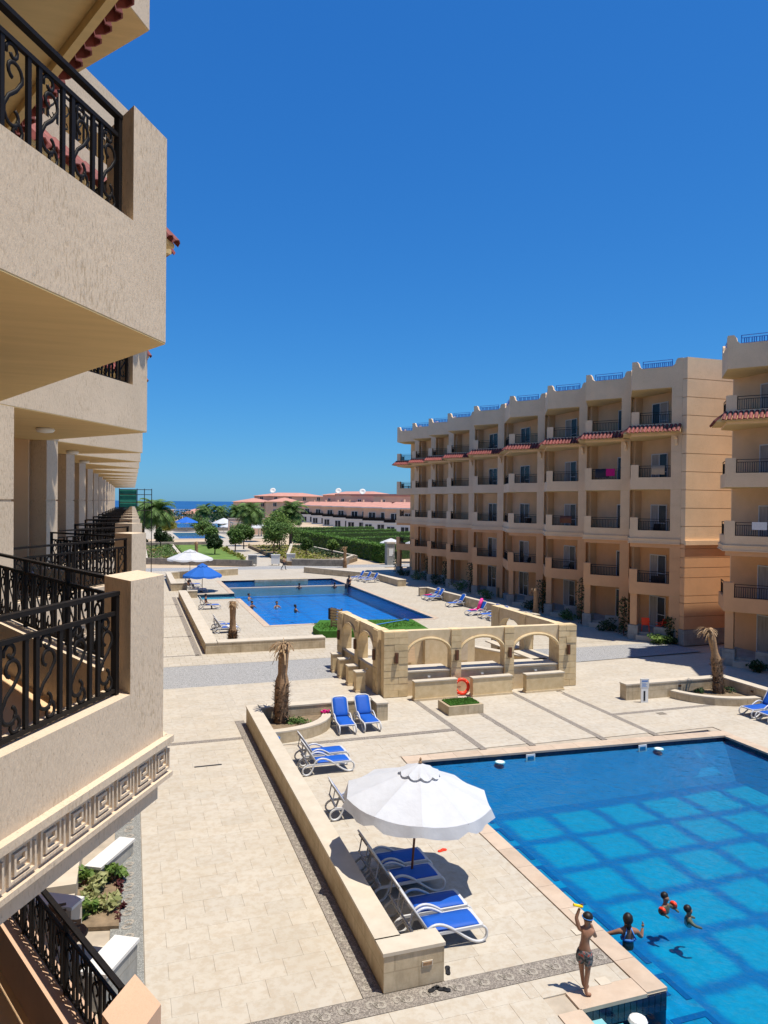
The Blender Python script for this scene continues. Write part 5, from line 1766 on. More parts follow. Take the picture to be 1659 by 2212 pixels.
def dead_palm(loc, h, r0, label, lean=(0, 0), shag=0.5, group=None, droop=(-1, 0), frond=0.7, big=True):
    t = thing('dead_palm', label, 'dead palm', loc, 0, group)
    n = 12
    P = [Vector((lean[0] * (i / (n - 1)) ** 2, lean[1] * (i / (n - 1)) ** 2, h * i / (n - 1) - .05)) for i in range(n)]
    rad = [r0 * (1.0 if i / n < shag else .72) * random.uniform(.92, 1.08) for i in range(n)]
    MB().tube(P, rad, 9).build('trunk', M['bark_tan'], t, True)
    vs = []
    cnt = 520 if big else 120
    for k in range(cnt):
        u = random.uniform(0, 1) ** 1.1 * shag
        i = min(n - 2, int(u * (n - 1))); f = u * (n - 1) - i
        c = P[i].lerp(P[i + 1], f); a = random.uniform(0, 6.28)
        o = Vector((math.cos(a), math.sin(a), 0)); s = Vector((-o.y, o.x, 0))
        L = random.uniform(.10, .26) * (1 if big else 1.1); w = random.uniform(.02, .045)
        base = c + o * r0 * .85
        tip = base + o * L * random.uniform(.4, .95) + Vector((0, 0, L * random.uniform(-.3, .8)))
        vs += [base - s * w, base + s * w, tip + s * w * .3, tip - s * w * .3]
    quads_obj('leaf_bases', np.array([tuple(v) for v in vs]), M['bark_brown'], t)
    vs = []
    top = P[-1]
    for k in range(60 if big else 30):
        u = random.uniform(-1, 1)
        a = math.atan2(droop[1], droop[0]) + u * (1.5 if k % 3 else 3.1)
        d = Vector((math.cos(a) * .8, math.sin(a) * .8, random.uniform(.1, .9))).normalized()
        p = top + Vector((random.uniform(-.08, .08), random.uniform(-.08, .08), random.uniform(-.35, .02)))
        L = frond * random.uniform(.4, 1.0) / 5; s = d.cross(Vector((0, 0, 1))).normalized() * random.uniform(.012, .03)
        for i in range(5):
            q = p + d * L
            vs += [p - s, p + s, q + s * .8, q - s * .8]
            d = (d - Vector((0, 0, .42))).normalized(); p = q
    quads_obj('dry_fronds', np.array([tuple(v) for v in vs]), M['leaf_dry'], t)
    return t
dead_palm((5.25, 27.02, .2), 3.0, .25, 'dead palm trunk with shaggy lower half in the near wall corner', (.12, .05), .52, None, (-1, -.2), .8)
dead_palm((24.45, 26.0, .15), 2.95, .22, 'leaning dead palm trunk drooping left in the right planter', (-.55, .0), .55, None, (-1, -.1), .75)
dead_palm((5.75, 44.9, 0), 2.45, .26, 'straight brown dead palm trunk inside the far terrace wall', (.0, 0), .3, None, (0, -1), .5)
dead_palm((27.2, 46.3, 0), 2.45, .24, 'short dead palm stump in front of the right hotel wing, behind the bar', (0, 0), .35, None, (-1, 0), .6, False)
dead_palm((26.0, 92.0, 0), 2.7, .26, 'dead palm stump with bushy dry top at the far end of the plaza', (0, 0), .35, None, (-1, 0), .9, False)
dead_palm((8.2, 102.5, 0), 2.9, .3, 'dead palm stump on the lawn behind the white parasol', (0, 0), .35, None, (-1, 0), .7, False)
bush((5.9, 26.85, .25), (.6, .4, .16), 'low green plants in the curved planter by the near dead palm', 'leaf', 420, .05)
bush((24.9, 25.9, .2), (.3, .4, .18), 'small green plant right of the leaning dead palm', 'leaf_dark', 120, .06)
bush((23.6, 26.2, .2), (.28, .2, .16), 'small green plant left of the leaning dead palm', 'leaf_dark', 110, .06)
# flower bed by the left wing
for k, (x, y, rr, mt_, lab) in enumerate([(-.95, 17.2, .34, 'leaf_light', 'bright green plant at the far left of the flower bed by the promenade'), (-.38, 17.15, .30, 'leaf_light', 'bright green plant at the far right of the flower bed by the promenade'),
                                          (-.75, 16.75, .36, 'leaf_pale', 'pale plant in the middle of the flower bed by the promenade'), (-.55, 16.1, .40, 'leaf_pale', 'broad pale green plant at the near end of the flower bed'),
                                          (-.85, 15.9, .28, 'leaf_light', 'yellow green plant at the near left of the flower bed')]):
    bush((x, y, .05), (rr, rr, .22), lab, mt_, 170, .09, 'plant', None, 6)
t = thing('plant_row', 'row of dark red leafy plants edging the flower bed by the promenade', 'plants')
pp = np.concatenate([clump_pts(90, (-.22, y, .06), (.12, .18, .12), 4) for y in np.arange(15.7, 17.7, .4)])
quads_obj('foliage', leaf_quads(pp, .06), M['leaf_red'], t)
# plants at the foot of the right wing
for k, (x, y, rx, ry, rz_, mt_, lab) in enumerate([
    (30.35, 37.35, .75, .6, .42, 'leaf_light', 'bright green shrub at the near corner of the right hotel wing'),
    (31.1, 37.0, .5, .4, .4, 'leaf_dark', 'dark shrub beside the bright green one at the wing corner'),
    (30.2, 42.1, .8, .9, .5, 'leaf_dark', 'dark green bush before the second ground floor porch from the near end'),
    (30.2, 46.8, .7, 1.2, .5, 'leaf', 'long green bush before the third ground floor porch from the near end'),
    (30.2, 52.2, .7, 1.1, .5, 'leaf_dark', 'dark bush before the fourth ground floor porch from the near end'),
    (30.0, 59.4, .8, 1.2, .55, 'leaf', 'bush before the fifth ground floor porch from the near end'),
    (29.9, 65.5, .8, 1.2, .7, 'leaf', 'bush before the sixth ground floor porch from the near end'),
    (29.9, 71.0, .8, 1.1, .6, 'leaf_dark', 'bush before the seventh ground floor porch from the near end'),
    (29.9, 76.0, .8, 1.0, .6, 'leaf', 'bush before the eighth ground floor porch from the near end'),
    (29.9, 81.0, .8, 1.0, .5, 'leaf_dark', 'bush before the farthest ground floor porch of the right wing'),
    (30.4, 29.6, .6, .6, .4, 'leaf_dark', 'dark low bush by the steps of the nearer right block')]):
    bush((x, y, 0), (rx, ry, rz_), lab, mt_, 420, .085, 'bush')
def climber(loc, h, label, mt='leaf_dark'):
    t = thing('climbing_plant', label, 'climbing plant', loc)
    MB().tube([(0, 0, 0), (.02, 0, h)], .03, 5).build('stake', M['wood'], t)
    MB().tube([(-.35, 0, h * .9), (.35, 0, h * .93)], .02, 4).build('cross_stake', M['wood'], t)
    n = 420
    z = rng.uniform(.1, h, n)
    p = np.stack([rng.normal(0, .17, n), rng.normal(0, .17, n), z], 1)
    quads_obj('foliage', leaf_quads(p, .085), M[mt], t)
for (x, y, h, lab) in [(30.1, 40.2, 2.5, 'climber on a stake by the nearest porch column of the right wing'), (30.05, 44.9, 3.3, 'tall climber by the second porch column of the right wing'),
                       (30.05, 50.2, 2.6, 'climber by the third porch column of the right wing'), (30.05, 62.9, 2.9, 'climber by the fifth porch column of the right wing'),
                       (30.05, 68.9, 2.6, 'climber by the sixth porch column of the right wing'), (30.05, 73.8, 2.7, 'climber by the seventh porch column of the right wing'), (30.0, 83.6, 2.6, 'climber by the farthest porch column of the right wing'),
                       (31.2, 37.2, 1.6, 'thin climber stake at the near corner of the right wing')]:
    climber((x, y, 0), h, lab)

# ------------------------------------------------------------------ far garden
MB().prism([(7.3, 100.8), (14.5, 97.2), (15.0, 137), (7.3, 137)], -.05, .55).build('lawn', M['lawn'])['kind'] = 'structure'
MB().prism([(2.3, 103.6), (6.7, 101.3), (6.7, 137), (2.3, 137)], -.05, .5).build('garden_soil', M['soil'])['kind'] = 'structure'
MB().prism([(19.6, 97.4), (26.2, 94.6), (31.0, 103), (29, 136), (20.2, 137)], -.05, .45).build('dry_garden_bed', M['soil'])['kind'] = 'structure'
def cover(name, poly_pts, z, n, size, mt):
    P = np.array(poly_pts)
    i = rng.integers(0, len(P), n)
    p = P[i] + rng.normal(0, 1.0, (n, 2)) * np.array([.9, 1.4])
    q = np.concatenate([p, (z + np.abs(rng.normal(0, .14, n)))[:, None]], 1)
    quads_obj(name, leaf_quads(q, size), M[mt], None, 'stuff')
cover('ground_cover', [(x, y) for x in (3.4, 4.6, 5.6) for y in range(106, 136, 2)], .5, 1800, .16, 'leaf')
cover('ground_cover', [(x, y) for x in (21.5, 23.5, 25.5) for y in range(99, 134, 3)], .45, 1800, .18, 'leaf_yel')
cover('ground_cover', [(x, y) for x in (27.5, 29.0) for y in range(104, 132, 3)], .45, 1500, .18, 'leaf_dark')
def long_wall(label, p0, p1, w, h, side='darkstone', cap=True):
    t = thing('garden_wall', label, 'garden wall')
    d = (Vector(p1) - Vector(p0)).normalized(); nv = Vector((-d.y, d.x)) * w
    q = [tuple(p0), tuple(p1), tuple(Vector(p1) + nv), tuple(Vector(p0) + nv)]
    MB().prism(q, 0, h - .08).build('wall_body', M[side], t)
    if cap: MB().prism(q, h - .08, h).build('cap', M['cap'], t)
long_wall('dark stone garden wall in front of the far lawn, left of the path', (1.5, 103.2), (14.8, 96.5), .35, .86, cap=False)
long_wall('dark stone garden wall right of the path behind the walking man', (20.0, 96.6), (26.3, 94.0), .35, .9)
long_wall('garden wall running back from the right corner of the dark stone wall', (26.3, 94.05), (30.6, 103.0), .35, .9)
long_wall('pale kerb along the left side of the far flower bed', (2.0, 103.4), (2.2, 137), .5, .8, 'cap')
long_wall('pale kerb between the far flower bed and the lawn', (6.75, 101.2), (6.9, 137), .45, .75, 'cap')
long_wall('dark stone wall at the far end of the lawn', (1.5, 137.4), (15.0, 139.5), .4, 1.0)
long_wall('zigzag pale kerb in the dry bed right of the path', (27.5, 134), (21.6, 108), .45, .8, 'darkstone')
long_wall('pale kerb before the tall hedge', (31.0, 103), (29.6, 134), .4, .75, 'darkstone')
ORD = ['nearest', 'second', 'third', 'fourth', 'fifth', 'sixth', 'seventh', 'eighth', 'ninth', 'tenth', 'eleventh', 'twelfth', 'thirteenth', 'farthest']
for k in range(14):
    bush((14.2 + random.uniform(-.3, .3), 101 + k * 2.6, .5), (.7, .9, .35), ORD[k] + ' yellow green shrub from the near end of the border right of the lawn', 'leaf_yel', 90, .15, 'shrub', 'border shrubs along the far lawn', 5)
for k in range(12):
    x, y = random.uniform(2.8, 6.3), 105 + k * 2.4
    bush((x, y, .5), (.5, .6, .3), ORD[k] + ' small plant from the near end of the far flower bed left of the lawn', 'leaf' if k % 3 else 'leaf_yel', 60, .14, 'shrub', 'plants in the far flower bed', 4)
for k, (x, y) in enumerate([(20.4, 99), (22.0, 97.6), (20.8, 103), (23.5, 101), (21.0, 108)]):
    bush((x, y, .4), (.9, .9, .4), ORD[k] + ' yellow green shrub along the right edge of the garden path', 'leaf_yel', 110, .16, 'shrub', 'shrubs in the dry bed', 5)
for (x, y, h, r_, mt_, lab) in [(24.0, 128, 5.6, 3.2, 'leaf_light', 'wide green tree behind the others, before the tall palm'), (19.6, 142, 3.6, 2.4, 'leaf', 'dark tree at the far end of the garden path'), (13.5, 148, 4.0, 2.4, 'leaf', 'round tree between the lawn end and the distant pool'), (20.6, 113, 5.2, 2.6, 'leaf', 'leafy green tree right of the garden path, nearest of the group'), (22.8, 120, 6.6, 3.0, 'leaf_light', 'tall bright green tree right of the garden path'),
                                (18.0, 127, 4.2, 1.8, 'leaf', 'small round tree on the path side beyond the lawn'), (15.9, 122, 3.4, 1.5, 'leaf', 'small grey green tree left of the garden path'),
                                (11.6, 112, 2.9, 1.1, 'leaf_dark', 'small young tree standing on the lawn'), (13.2, 133, 3.4, 1.5, 'leaf', 'round small tree at the back of the lawn'),
                                (4.6, 133, 3.2, 1.0, 'leaf_dark', 'thin young tree in the far flower bed'), (25.0, 110, 2.6, .9, 'leaf', 'small young tree in the dry bed before the hedge'), (28.3, 107, 2.3, .9, 'leaf_light', 'small bright tree near the hedge'),
                                (6.8, 160, 5.2, 2.2, 'leaf_yel', 'yellow green tree beside the twin palms')]:
    tree((x, y, .4), h, (r_, r_, h * .38), lab, mt_, 2600, .19)
for i, (x, y, h, cr, lab) in enumerate([(4.3, 141.5, 6.2, 4.0, 'big full palm left of the far lawn, right hand of the twins'), (1.9, 147, 5.6, 4.0, 'left hand palm of the twins by the far lawn'),
                                        (27.9, 136, 6.3, 3.5, 'tall palm standing before the hedge'), (23.6, 158, 6.0, 3.9, 'palm left of the tall palm before the hedge'),
                                        (30.0, 225, 4.9, 4.0, 'distant palm in front of the salmon block'), (26.0, 240, 4.9, 4.0, 'distant palm left of the salmon block'), (23.0, 258, 5.0, 4.0, 'distant palm against the sea')]):
    palm((x, y, .3), h, cr, lab, 11 + i, 'leaf')
for (x, y, r_, h, mt_, lab) in [(1.6, 141, 1.6, 1.0, 'leaf', 'round bush under the twin palms'), (6.0, 146, 1.8, 1.2, 'leaf_dark', 'dark bush right of the twin palms'), (20.0, 235, 3.5, 2.5, 'leaf', 'distant green bushes by the pool'),
                                (26.0, 226, 4.5, 3.2, 'leaf_dark', 'dark distant trees left of the salmon block'), (31.0, 238, 5, 4.0, 'leaf', 'distant green trees at the foot of the salmon block'), (18.5, 300, 6, 3.0, 'leaf_dark', 'far low trees by the beach pavilion'),
                                (33, 150, 3, 1.6, 'leaf', 'round bushes at the far end of the hedge'), (-1.0, 112, 1.6, 2.2, 'leaf', 'green shrub beside the end of the left wing'), (-2.5, 128, 2.0, 2.6, 'leaf_dark', 'dark shrub further along the left wing')]:
    bush((x, y, 0), (r_, r_, h), lab, mt_, 900, .22 if y < 200 else .35, 'bush', None, 16)
# tall clipped hedges
def hedge(label, poly, h, n=4200, group=None):
    t = thing('hedge', label, 'hedge', (0, 0, 0), 0, group)
    MB().prism([(p[0], p[1]) for p in poly], 0, h - .12).build('hedge_core', M['leaf_dark'], t)
    pts = []
    P = [Vector(p) for p in poly]
    per = [(P[(i + 1) % 4] - P[i]).length for i in range(4)]
    c = sum(P, Vector((0, 0))) / 4
    for i in range(4):
        k = int(n * .6 * per[i] / sum(per)); u = rng.uniform(0, 1, k); z = rng.uniform(0.05, h, k)
        e = P[i]; f = P[(i + 1) % 4]; d = f - e
        out = Vector((d.y, -d.x)).normalized()
        if out.dot(c - e) > 0: out = -out
        off = rng.normal(.03, .06, k)
        pts.append(np.stack([e.x + d.x * u + out.x * off, e.y + d.y * u + out.y * off, z], 1))
    k = int(n * .4); u = rng.uniform(0, 1, k); v = rng.uniform(0, 1, k)
    a_ = np.array(P[0])[None] * (1 - u)[:, None] + np.array(P[1])[None] * u[:, None]; b_ = np.array(P[3])[None] * (1 - u)[:, None] + np.array(P[2])[None] * u[:, None]
    q = a_ * (1 - v)[:, None] + b_ * v[:, None]
    pts.append(np.concatenate([q, (h + rng.normal(-.05, .07, k))[:, None]], 1))
    quads_obj('hedge_leaves', leaf_quads(np.concatenate(pts), .14), M['leaf_hedge'], t)
ys = [(98.2, 101.8), (102.6, 117.5), (118.2, 134.5), (135.2, 148), (148.8, 160)]
labs = ['short end piece of the tall clipped hedge nearest the right wing', 'long tall clipped hedge, second from the near end', 'tall clipped hedge in the middle of the row before the salmon houses', 'tall clipped hedge, fourth from the near end', 'farthest piece of the tall clipped hedge']
for (a_, c_), lab in zip(ys, labs):
    hedge(lab, [(33.0, a_), (34.6, a_), (34.6, c_), (33.0, c_)], 2.5, 5200)
for k, y in enumerate((104, 119, 136, 150, 166)):
    hedge(['first', 'second', 'third', 'fourth', 'fifth'][k] + ' cross hedge behind the front hedge, counted from the near end', [(34.9, y), (56, y + 6), (56, y + 7.4), (34.9, y + 1.4)], 2.6, 2600)
# stone gate pillar at the far end of the right wing
t = thing('gate_pillar', 'grey stone gate pillar between the hedge end and the right wing', 'pillar', (33.4, 95.6, 0))
MB().box(-.55, -.5, 0, .55, .5, 2.9).build('shaft', M['greystone'], t); MB().box(-.65, -.6, 2.901, .65, .6, 3.1).build('cap', M['cap'], t); MB().box(-.3, -.53, 1.2, .3, -.501, 2.2).build('notice_plate', M['frost'], t)
# pergola
t = thing('pergola', 'cream timber pergola by the distant pool', 'pergola', (27.6, 181, 0))
for i in range(5):
    for j in (0, 1):
        MB().box(-4.6 + i * 2.3 - .14, j * 4 - .14, 0, -4.6 + i * 2.3 + .14, j * 4 + .14, 3.0).build('post', M['cap'], t)
    MB().box(-4.6 + i * 2.3 - .1, -.5, 3.22, -4.6 + i * 2.3 + .1, 4.5, 3.42).build('rafter', M['cap'], t)
for j in (0, 1):
    MB().box(-5.2, j * 4 - .1, 3.0, 5.2, j * 4 + .1, 3.22).build('beam', M['cap'], t)
t = thing('pool_house', 'low orange wall behind the distant pergola', 'wall', (29, 190, 0))
MB().box(-6, 0, 0, 6, .5, 4.0).build('wall', M['pinkwall'], t); MB().box(-6.1, -.1, 4.001, 6.1, .6, 4.2).build('coping', M['cap'], t)

# ------------------------------------------------------------------ far houses
def hip_roof(cx, cy, wx, wy, z, hgt, over=.6):
    x0, x1, y0, y1 = cx - wx / 2 - over, cx + wx / 2 + over, cy - wy / 2 - over, cy + wy / 2 + over
    m_ = min(wx, wy) / 2
    if wx >= wy: r0, r1 = (cx - wx / 2 + m_, cy), (cx + wx / 2 - m_, cy)
    else: r0, r1 = (cx, cy - wy / 2 + m_), (cx, cy + wy / 2 - m_)
    b = MB()
    b.add([(x0, y0, z), (x1, y0, z), (x1, y1, z), (x0, y1, z), (*r0, z + hgt), (*r1, z + hgt)], [])
    if wx >= wy: b.f += [(0, 1, 5, 4), (1, 2, 5), (2, 3, 4, 5), (3, 0, 4), (3, 2, 1, 0)]
    else: b.f += [(0, 1, 4), (1, 2, 5, 4), (2, 3, 5), (3, 0, 4, 5), (3, 2, 1, 0)]
    return b
def far_window(parent, x, y, z, w, h, shutter=True):
    f = MB(); t_ = .12
    f.box(x - w / 2, y - .06, z, x - w / 2 + t_, y, z + h); f.box(x + w / 2 - t_, y - .06, z, x + w / 2, y, z + h)
    f.box(x - w / 2 + t_, y - .06, z + h - t_, x + w / 2 - t_, y, z + h); f.box(x - .06, y - .055, z, x + .06, y, z + h - t_)
    o = f.build('window', M['white'], parent)
    MB().box(x - w / 2 + t_, y - .03, z, x + w / 2 - t_, y - .01, z + h - t_).build('pane', M['glass'], o)
def row_house(loc, rz, label, W=15.5):
    """local frame: front faces -y"""
    t = thing('row_house', label, 'house', loc, rz, 'salmon row houses beyond the hedge')
    MB().box(-W / 2, 0, 0, W / 2, 12, 7.2).build('wall', M['pinkwall'], t)
    MB().box(-W / 2 + 1.2, -1.6, 0, W / 2 - 4.2, -.002, 3.1).build('ground_floor_bay', M['white'], t)
    MB().box(-W / 2 + 1.0, -1.8, 3.101, W / 2 - 4.0, -.002, 3.35).build('balcony_slab', M['white'], t)
    r_ = MB()
    n = 30
    for k in range(n + 1):
        x = -W / 2 + 1.05 + (W - 5.1) * k / n
        r_.box(x - .05, -1.75, 3.35, x + .05, -1.69, 4.35)
    r_.box(-W / 2 + 1.0, -1.77, 4.35, W / 2 - 4.0, -1.66, 4.45)
    r_.box(-W / 2 + 1.0, -1.70, 3.4, W / 2 - 4.0, -1.68, 4.2)
    r_.build('balcony_rail', M['iron'], t)
    for x in (-W / 2 + 3.2, -W / 2 + 7.6):
        far_window(t, x, -.01, 3.4, 2.6, 2.4)
        far_window(t, x, -1.61, .35, 2.6, 2.1)
    MB().box(-W / 2 - .2, -.9, 6.9, W / 2 + .2, -.002, 7.2).build('cornice', M['white'], t)
    MB().add([(-W / 2 - .2, -.9, 7.201), (W / 2 + .2, -.9, 7.201), (W / 2 + .2, 5, 8.7), (-W / 2 - .2, 5, 8.7), (-W / 2 - .2, 5, 7.201), (W / 2 + .2, 5, 7.201)], [(0, 1, 2, 3), (0, 3, 4), (1, 5, 2), (2, 5, 4, 3), (0, 4, 5, 1)]).build('roof', M['clay'], t)
    MB().box(W / 2 - 5.2, -.2, 7.0, W / 2 - 1.4, 3.5, 8.6).build('dormer', M['wood'], t)
    MB().box(W / 2 - 5.5, -.5, 8.601, W / 2 - 1.1, 3.8, 8.75).build('dormer_roof', M['clay'], t)
    MB().box(-W / 2 + 1.5, 5.2, 7.2, -W / 2 + 2.3, 6.0, 9.4).build('chimney', M['pinkwall'], t)
    return t
for k, (y, lab) in enumerate([(181, 'salmon row house with white balcony nearest the right wing'), (203, 'second salmon row house left of the right wing'), (224, 'third salmon row house left of the right wing'), (243, 'fourth salmon row house left of the right wing'), (261, 'fifth salmon row house, left half of the row'), (283, 'sixth salmon row house, left half of the row'), (307, 'leftmost salmon row house of the row')]):
    row_house((63.5 + (y - 180) * .0455 + 3, y - 5, 0), R(-56), lab)
def block(loc, wx, wy, h, label, roof=True, rz=0, mt='tanwall', floors=3, group=None, rh=3.0):
    t = thing('apartment_block', label, 'apartment block', loc, rz, group)
    MB().box(-wx / 2, -wy / 2, 0, wx / 2, wy / 2, h).build('wall', M[mt], t)
    n = max(2, int(wx / 6))
    for f in range(floors):
        for k in range(n):
            far_window(t, -wx / 2 + (k + .5) * wx / n, -wy / 2 - .01, .8 + f * h / floors, 1.6, 1.7)
    n2 = max(2, int(wy / 6))
    for f in range(floors):
        for k in range(n2):
            y = -wy / 2 + (k + .5) * wy / n2; z = .8 + f * h / floors
            o = MB().box(-wx / 2 - .06, y - .9, z, -wx / 2, y + .9, z + 1.9).build('side_window', M['white'], t)
            MB().box(-wx / 2 - .08, y - .7, z + .2, -wx / 2 - .061, y + .7, z + 1.7).build('pane', M['glass'], o)
    if roof:
        hip_roof(0, 0, wx, wy, h + .001, rh, .8).build('roof', M['clay'], t)
    else:
        MB().box(-wx / 2 - .2, -wy / 2 - .2, h + .001, wx / 2 + .2, wy / 2 + .2, h + .5).build('parapet', M['clay'], t)
    return t
block((52.5, 338, 0), 17, 22, 8.3, 'hip roofed tan block at the left end of the far salmon houses', True, R(-12), 'tanwall', 3, 'far hip roofed blocks', 1.8)
block((64.5, 328, 0), 16, 24, 8.5, 'hip roofed tan block right of the leftmost far block', True, R(-12), 'tanwall', 3, 'far hip roofed blocks', 1.9)
block((74, 362, 0), 34, 22, 11.2, 'upper salmon block with a white dish behind the hip roofs', True, R(-12), 'pinkwall', 4, 'far hip roofed blocks', 1.8)
for k, (x, y, h, lab) in enumerate([(83, 205, 10.4, 'back row salmon block nearest the right wing'), (85, 236, 10.7, 'second back row salmon block from the right'), (88, 268, 11.2, 'third back row salmon block from the right'), (91, 300, 11.6, 'fourth back row salmon block, with the tallest roof')]):
    block((x, y, 0), 29, 14, h, lab, k == 3, R(-56), 'pinkwall', 3, 'back row of salmon blocks', 1.6)
def dish(loc, r_, label):
    t = thing('satellite_dish', label, 'satellite dish', loc)
    MB().lathe([(.001, 0), (r_ * .5, r_ * .1), (r_, r_ * .38), (r_ * .98, r_ * .42), (r_ * .5, r_ * .16), (.001, .06)], 16).build('reflector', M['white'], t, True).rotation_euler = (R(60), 0, R(-20))
    MB().tube([(0, 0, -r_ * .2), (0, .4, -1.6)], .1, 6).build('mast', M['steel'], t)
dish((73.0, 268, 12.6), 1.15, 'left white satellite dish on the back row roof')
dish((77.5, 252, 12.2), 1.15, 'right white satellite dish on the back row roof')
dish((63.5, 352, 13.6), 1.4, 'white dome dish on the leftmost upper salmon roof')
t = thing('roof_frame', 'thin steel frame on the roof near the right wing', 'roof frame', (79.5, 208, 10.6), R(-56))
for x in (-3.5, 0, 3.5):
    for y in (0, 3):
        MB().box(x - .08, y - .08, 0, x + .08, y + .08, 3.2).build('post', M['iron'], t)
for y in (0, 3):
    MB().box(-3.7, y - .08, 2.7, 3.7, y + .08, 2.9).build('rail', M['iron'], t)
t = thing('beach_pavilion', 'low pale roofed beach pavilion by the sea', 'pavilion', (25.5, 305, 0), R(-8))
MB().box(-6, -4, 0, 6, 4, 3.4).build('wall', M['white'], t); hip_roof(0, 0, 12, 8, 3.41, 1.9, .8).build('roof', M['clay'], t); MB().box(-2, -4.05, 0, 2, -4.001, 2.4).build('door', M['wood'], t)
t = thing('beach_jetty', 'white railed jetty against the sea', 'jetty', (31, 393, 0))
MB().box(-14, 0, 2.6, 14, 2.5, 2.9).build('deck', M['white'], t)
for k in range(15):
    MB().box(-14 + k * 2 - .15, .2, -4, -14 + k * 2 + .15, .5, 2.6).build('pile', M['white'], t)
    MB().box(-14 + k * 2 - .08, .1, 2.9, -14 + k * 2 + .08, .25, 4.0).build('post', M['white'], t)
MB().box(-14, .1, 4.0, 14, .25, 4.15).build('handrail', M['white'], t)
for k, (x, y, w, h, mt_, lab) in enumerate([(9, 330, 8, 3.2, 'cap', 'small cream beach building left of the pavilion'), (15, 345, 5, 4.2, 'pinkwall', 'small brown beach kiosk near the jetty'), (2.5, 300, 7, 3.0, 'white', 'white beach hut behind the twin palms'), (-4, 170, 5, 4, 'tanwall', 'tan building corner behind the twin palms')]):
    t = thing('beach_building', lab, 'beach building', (x, y, 0))
    MB().box(-w / 2, -3, 0, w / 2, 3, h).build('wall', M[mt_], t); MB().box(-w / 2 - .3, -3.3, h + .001, w / 2 + .3, 3.3, h + .3).build('roof', M['cap'], t); MB().box(-w / 4, -3.05, 0, w / 4, -3.001, 2.2).build('door', M['wood'], t)
# scaffold with green mesh at the end of the left wing
t = thing('scaffold', 'scaffold tower wrapped in green mesh at the far end of the left wing', 'scaffold', (-.35, 79.5, 0))
MB().box(-.9, -.6, 7.6, .75, .6, 9.5).build('mesh_sheet', M['greenmesh'], t)
for x in (-.9, .8, 1.5, 2.2):
    MB().tube([(x, -.65, 0), (x, -.65, 9.6)], .04, 5).build('pole', M['iron'], t)
for z in (7.4, 8.2, 9.0, 9.5):
    MB().tube([(-.9, -.66, z), (2.2, -.66, z)], .035, 5).build('ledger', M['iron'], t)
for (x, y, lab) in [(15.0, 97.6, 'grey board standing at the left of the garden path'), (18.0, 97.4, 'white cabinet at the right of the garden path'), (20.3, 98.6, 'grey cabinet behind the dark stone wall right of the path')]:
    t = thing('cabinet', lab, 'cabinet', (x, y, 0), R(-15))
    MB().box(-.55, -.25, .2, .55, .25, 1.35).build('cabinet_body', M['frost'] if x > 16 else M['greystone'], t); MB().box(-.6, -.3, 1.351, .6, .3, 1.45).build('lid', M['white'], t)
    for sx in (-.45, .45): MB().box(sx - .05, -.05, 0, sx + .05, .05, .2).build('leg', M['iron'], t)

# ------------------------------------------------------------------ people
def skin_obj(name, joints, edges, mt, parent, root=0, sub=2):
    me = bpy.data.meshes.new(name)
    me.from_pydata([j[:3] for j in joints], edges, [])
    me.materials.append(mt)
    o = put(name, me, parent)
    md = o.modifiers.new('skin', 'SKIN'); md.use_smooth_shade = True
    for i, j in enumerate(joints):
        r_ = j[3] if len(j) == 4 else j[3:5]
        me.skin_vertices[0].data[i].radius = (r_, r_) if not isinstance(r_, tuple) else r_
        me.skin_vertices[0].data[i].use_root = (i == root)
    s = o.modifiers.new('sub', 'SUBSURF'); s.levels = sub; s.render_levels = sub
    return o
def hand(parent, w, d, mt, up_=(0, 0, 1), k=1.0):
    w = Vector(w); d = Vector(d).normalized(); s = d.cross(Vector(up_)).normalized()
    n_ = s.cross(d)
    b = MB()
    b.ball(w + d * .035 * k, .03 * k, 8, (1, 1, 1))
    for i, (off, L) in enumerate([(-.02, .055), (-.007, .065), (.007, .06), (.02, .045)]):
        p = w + d * .055 * k + s * off * k
        b.tube([p, p + d * L * .5 * k, p + (d * .8 - n_ * .35) * L * k], .008 * k, 5)
    p = w + d * .02 * k - s * .028 * k
    b.tube([p, p + (d * .5 - s * .5) * .035 * k, p + (d - s * .3) * .05 * k], .009 * k, 5)
    return b.build('hand', mt, parent, True)
# boy on the pool corner, seen from behind, left arm raised
cr, cf = Vector((.947, -.322)), Vector((.322, .947))
t = thing('person', 'boy in patterned shorts standing at the pool corner, arm raised with a yellow tube', 'person', (7.42, 10.86, .012), math.atan2(cr.y, cr.x))
J = [(.0, .0, .73, .105, .085), (.005, .0, .86, .088, .07), (.02, .005, .98, .105, .08), (.03, .012, 1.075, .072, .06), (.045, .02, 1.135, .038), (.055, .032, 1.20, .066), (.062, .04, 1.275, .082), (.064, .042, 1.335, .062),
     (-.085, .04, 1.075, .046), (-.135, .05, 1.255, .034), (-.075, .06, 1.42, .024),
     (.135, -.02, 1.06, .046), (.205, .05, .925, .034), (.135, .13, 1.12, .024),
     (-.055, .03, .67, .075), (-.03, .06, .40, .048), (.01, .085, .10, .032), (.035, .09, .035, .034), (.12, .12, .028, .028),
     (.06, -.03, .67, .075), (.045, -.06, .39, .048), (.0, -.11, .10, .032), (.015, -.115, .035, .034), (.10, -.12, .028, .028)]
E_ = [(0, 1), (1, 2), (2, 3), (3, 4), (4, 5), (5, 6), (6, 7), (3, 8), (8, 9), (9, 10), (3, 11), (11, 12), (12, 13), (0, 14), (14, 15), (15, 16), (16, 17), (17, 18), (0, 19), (19, 20), (20, 21), (21, 22), (22, 23)]
skin_obj('body', J, E_, M['skin_dark'], t)
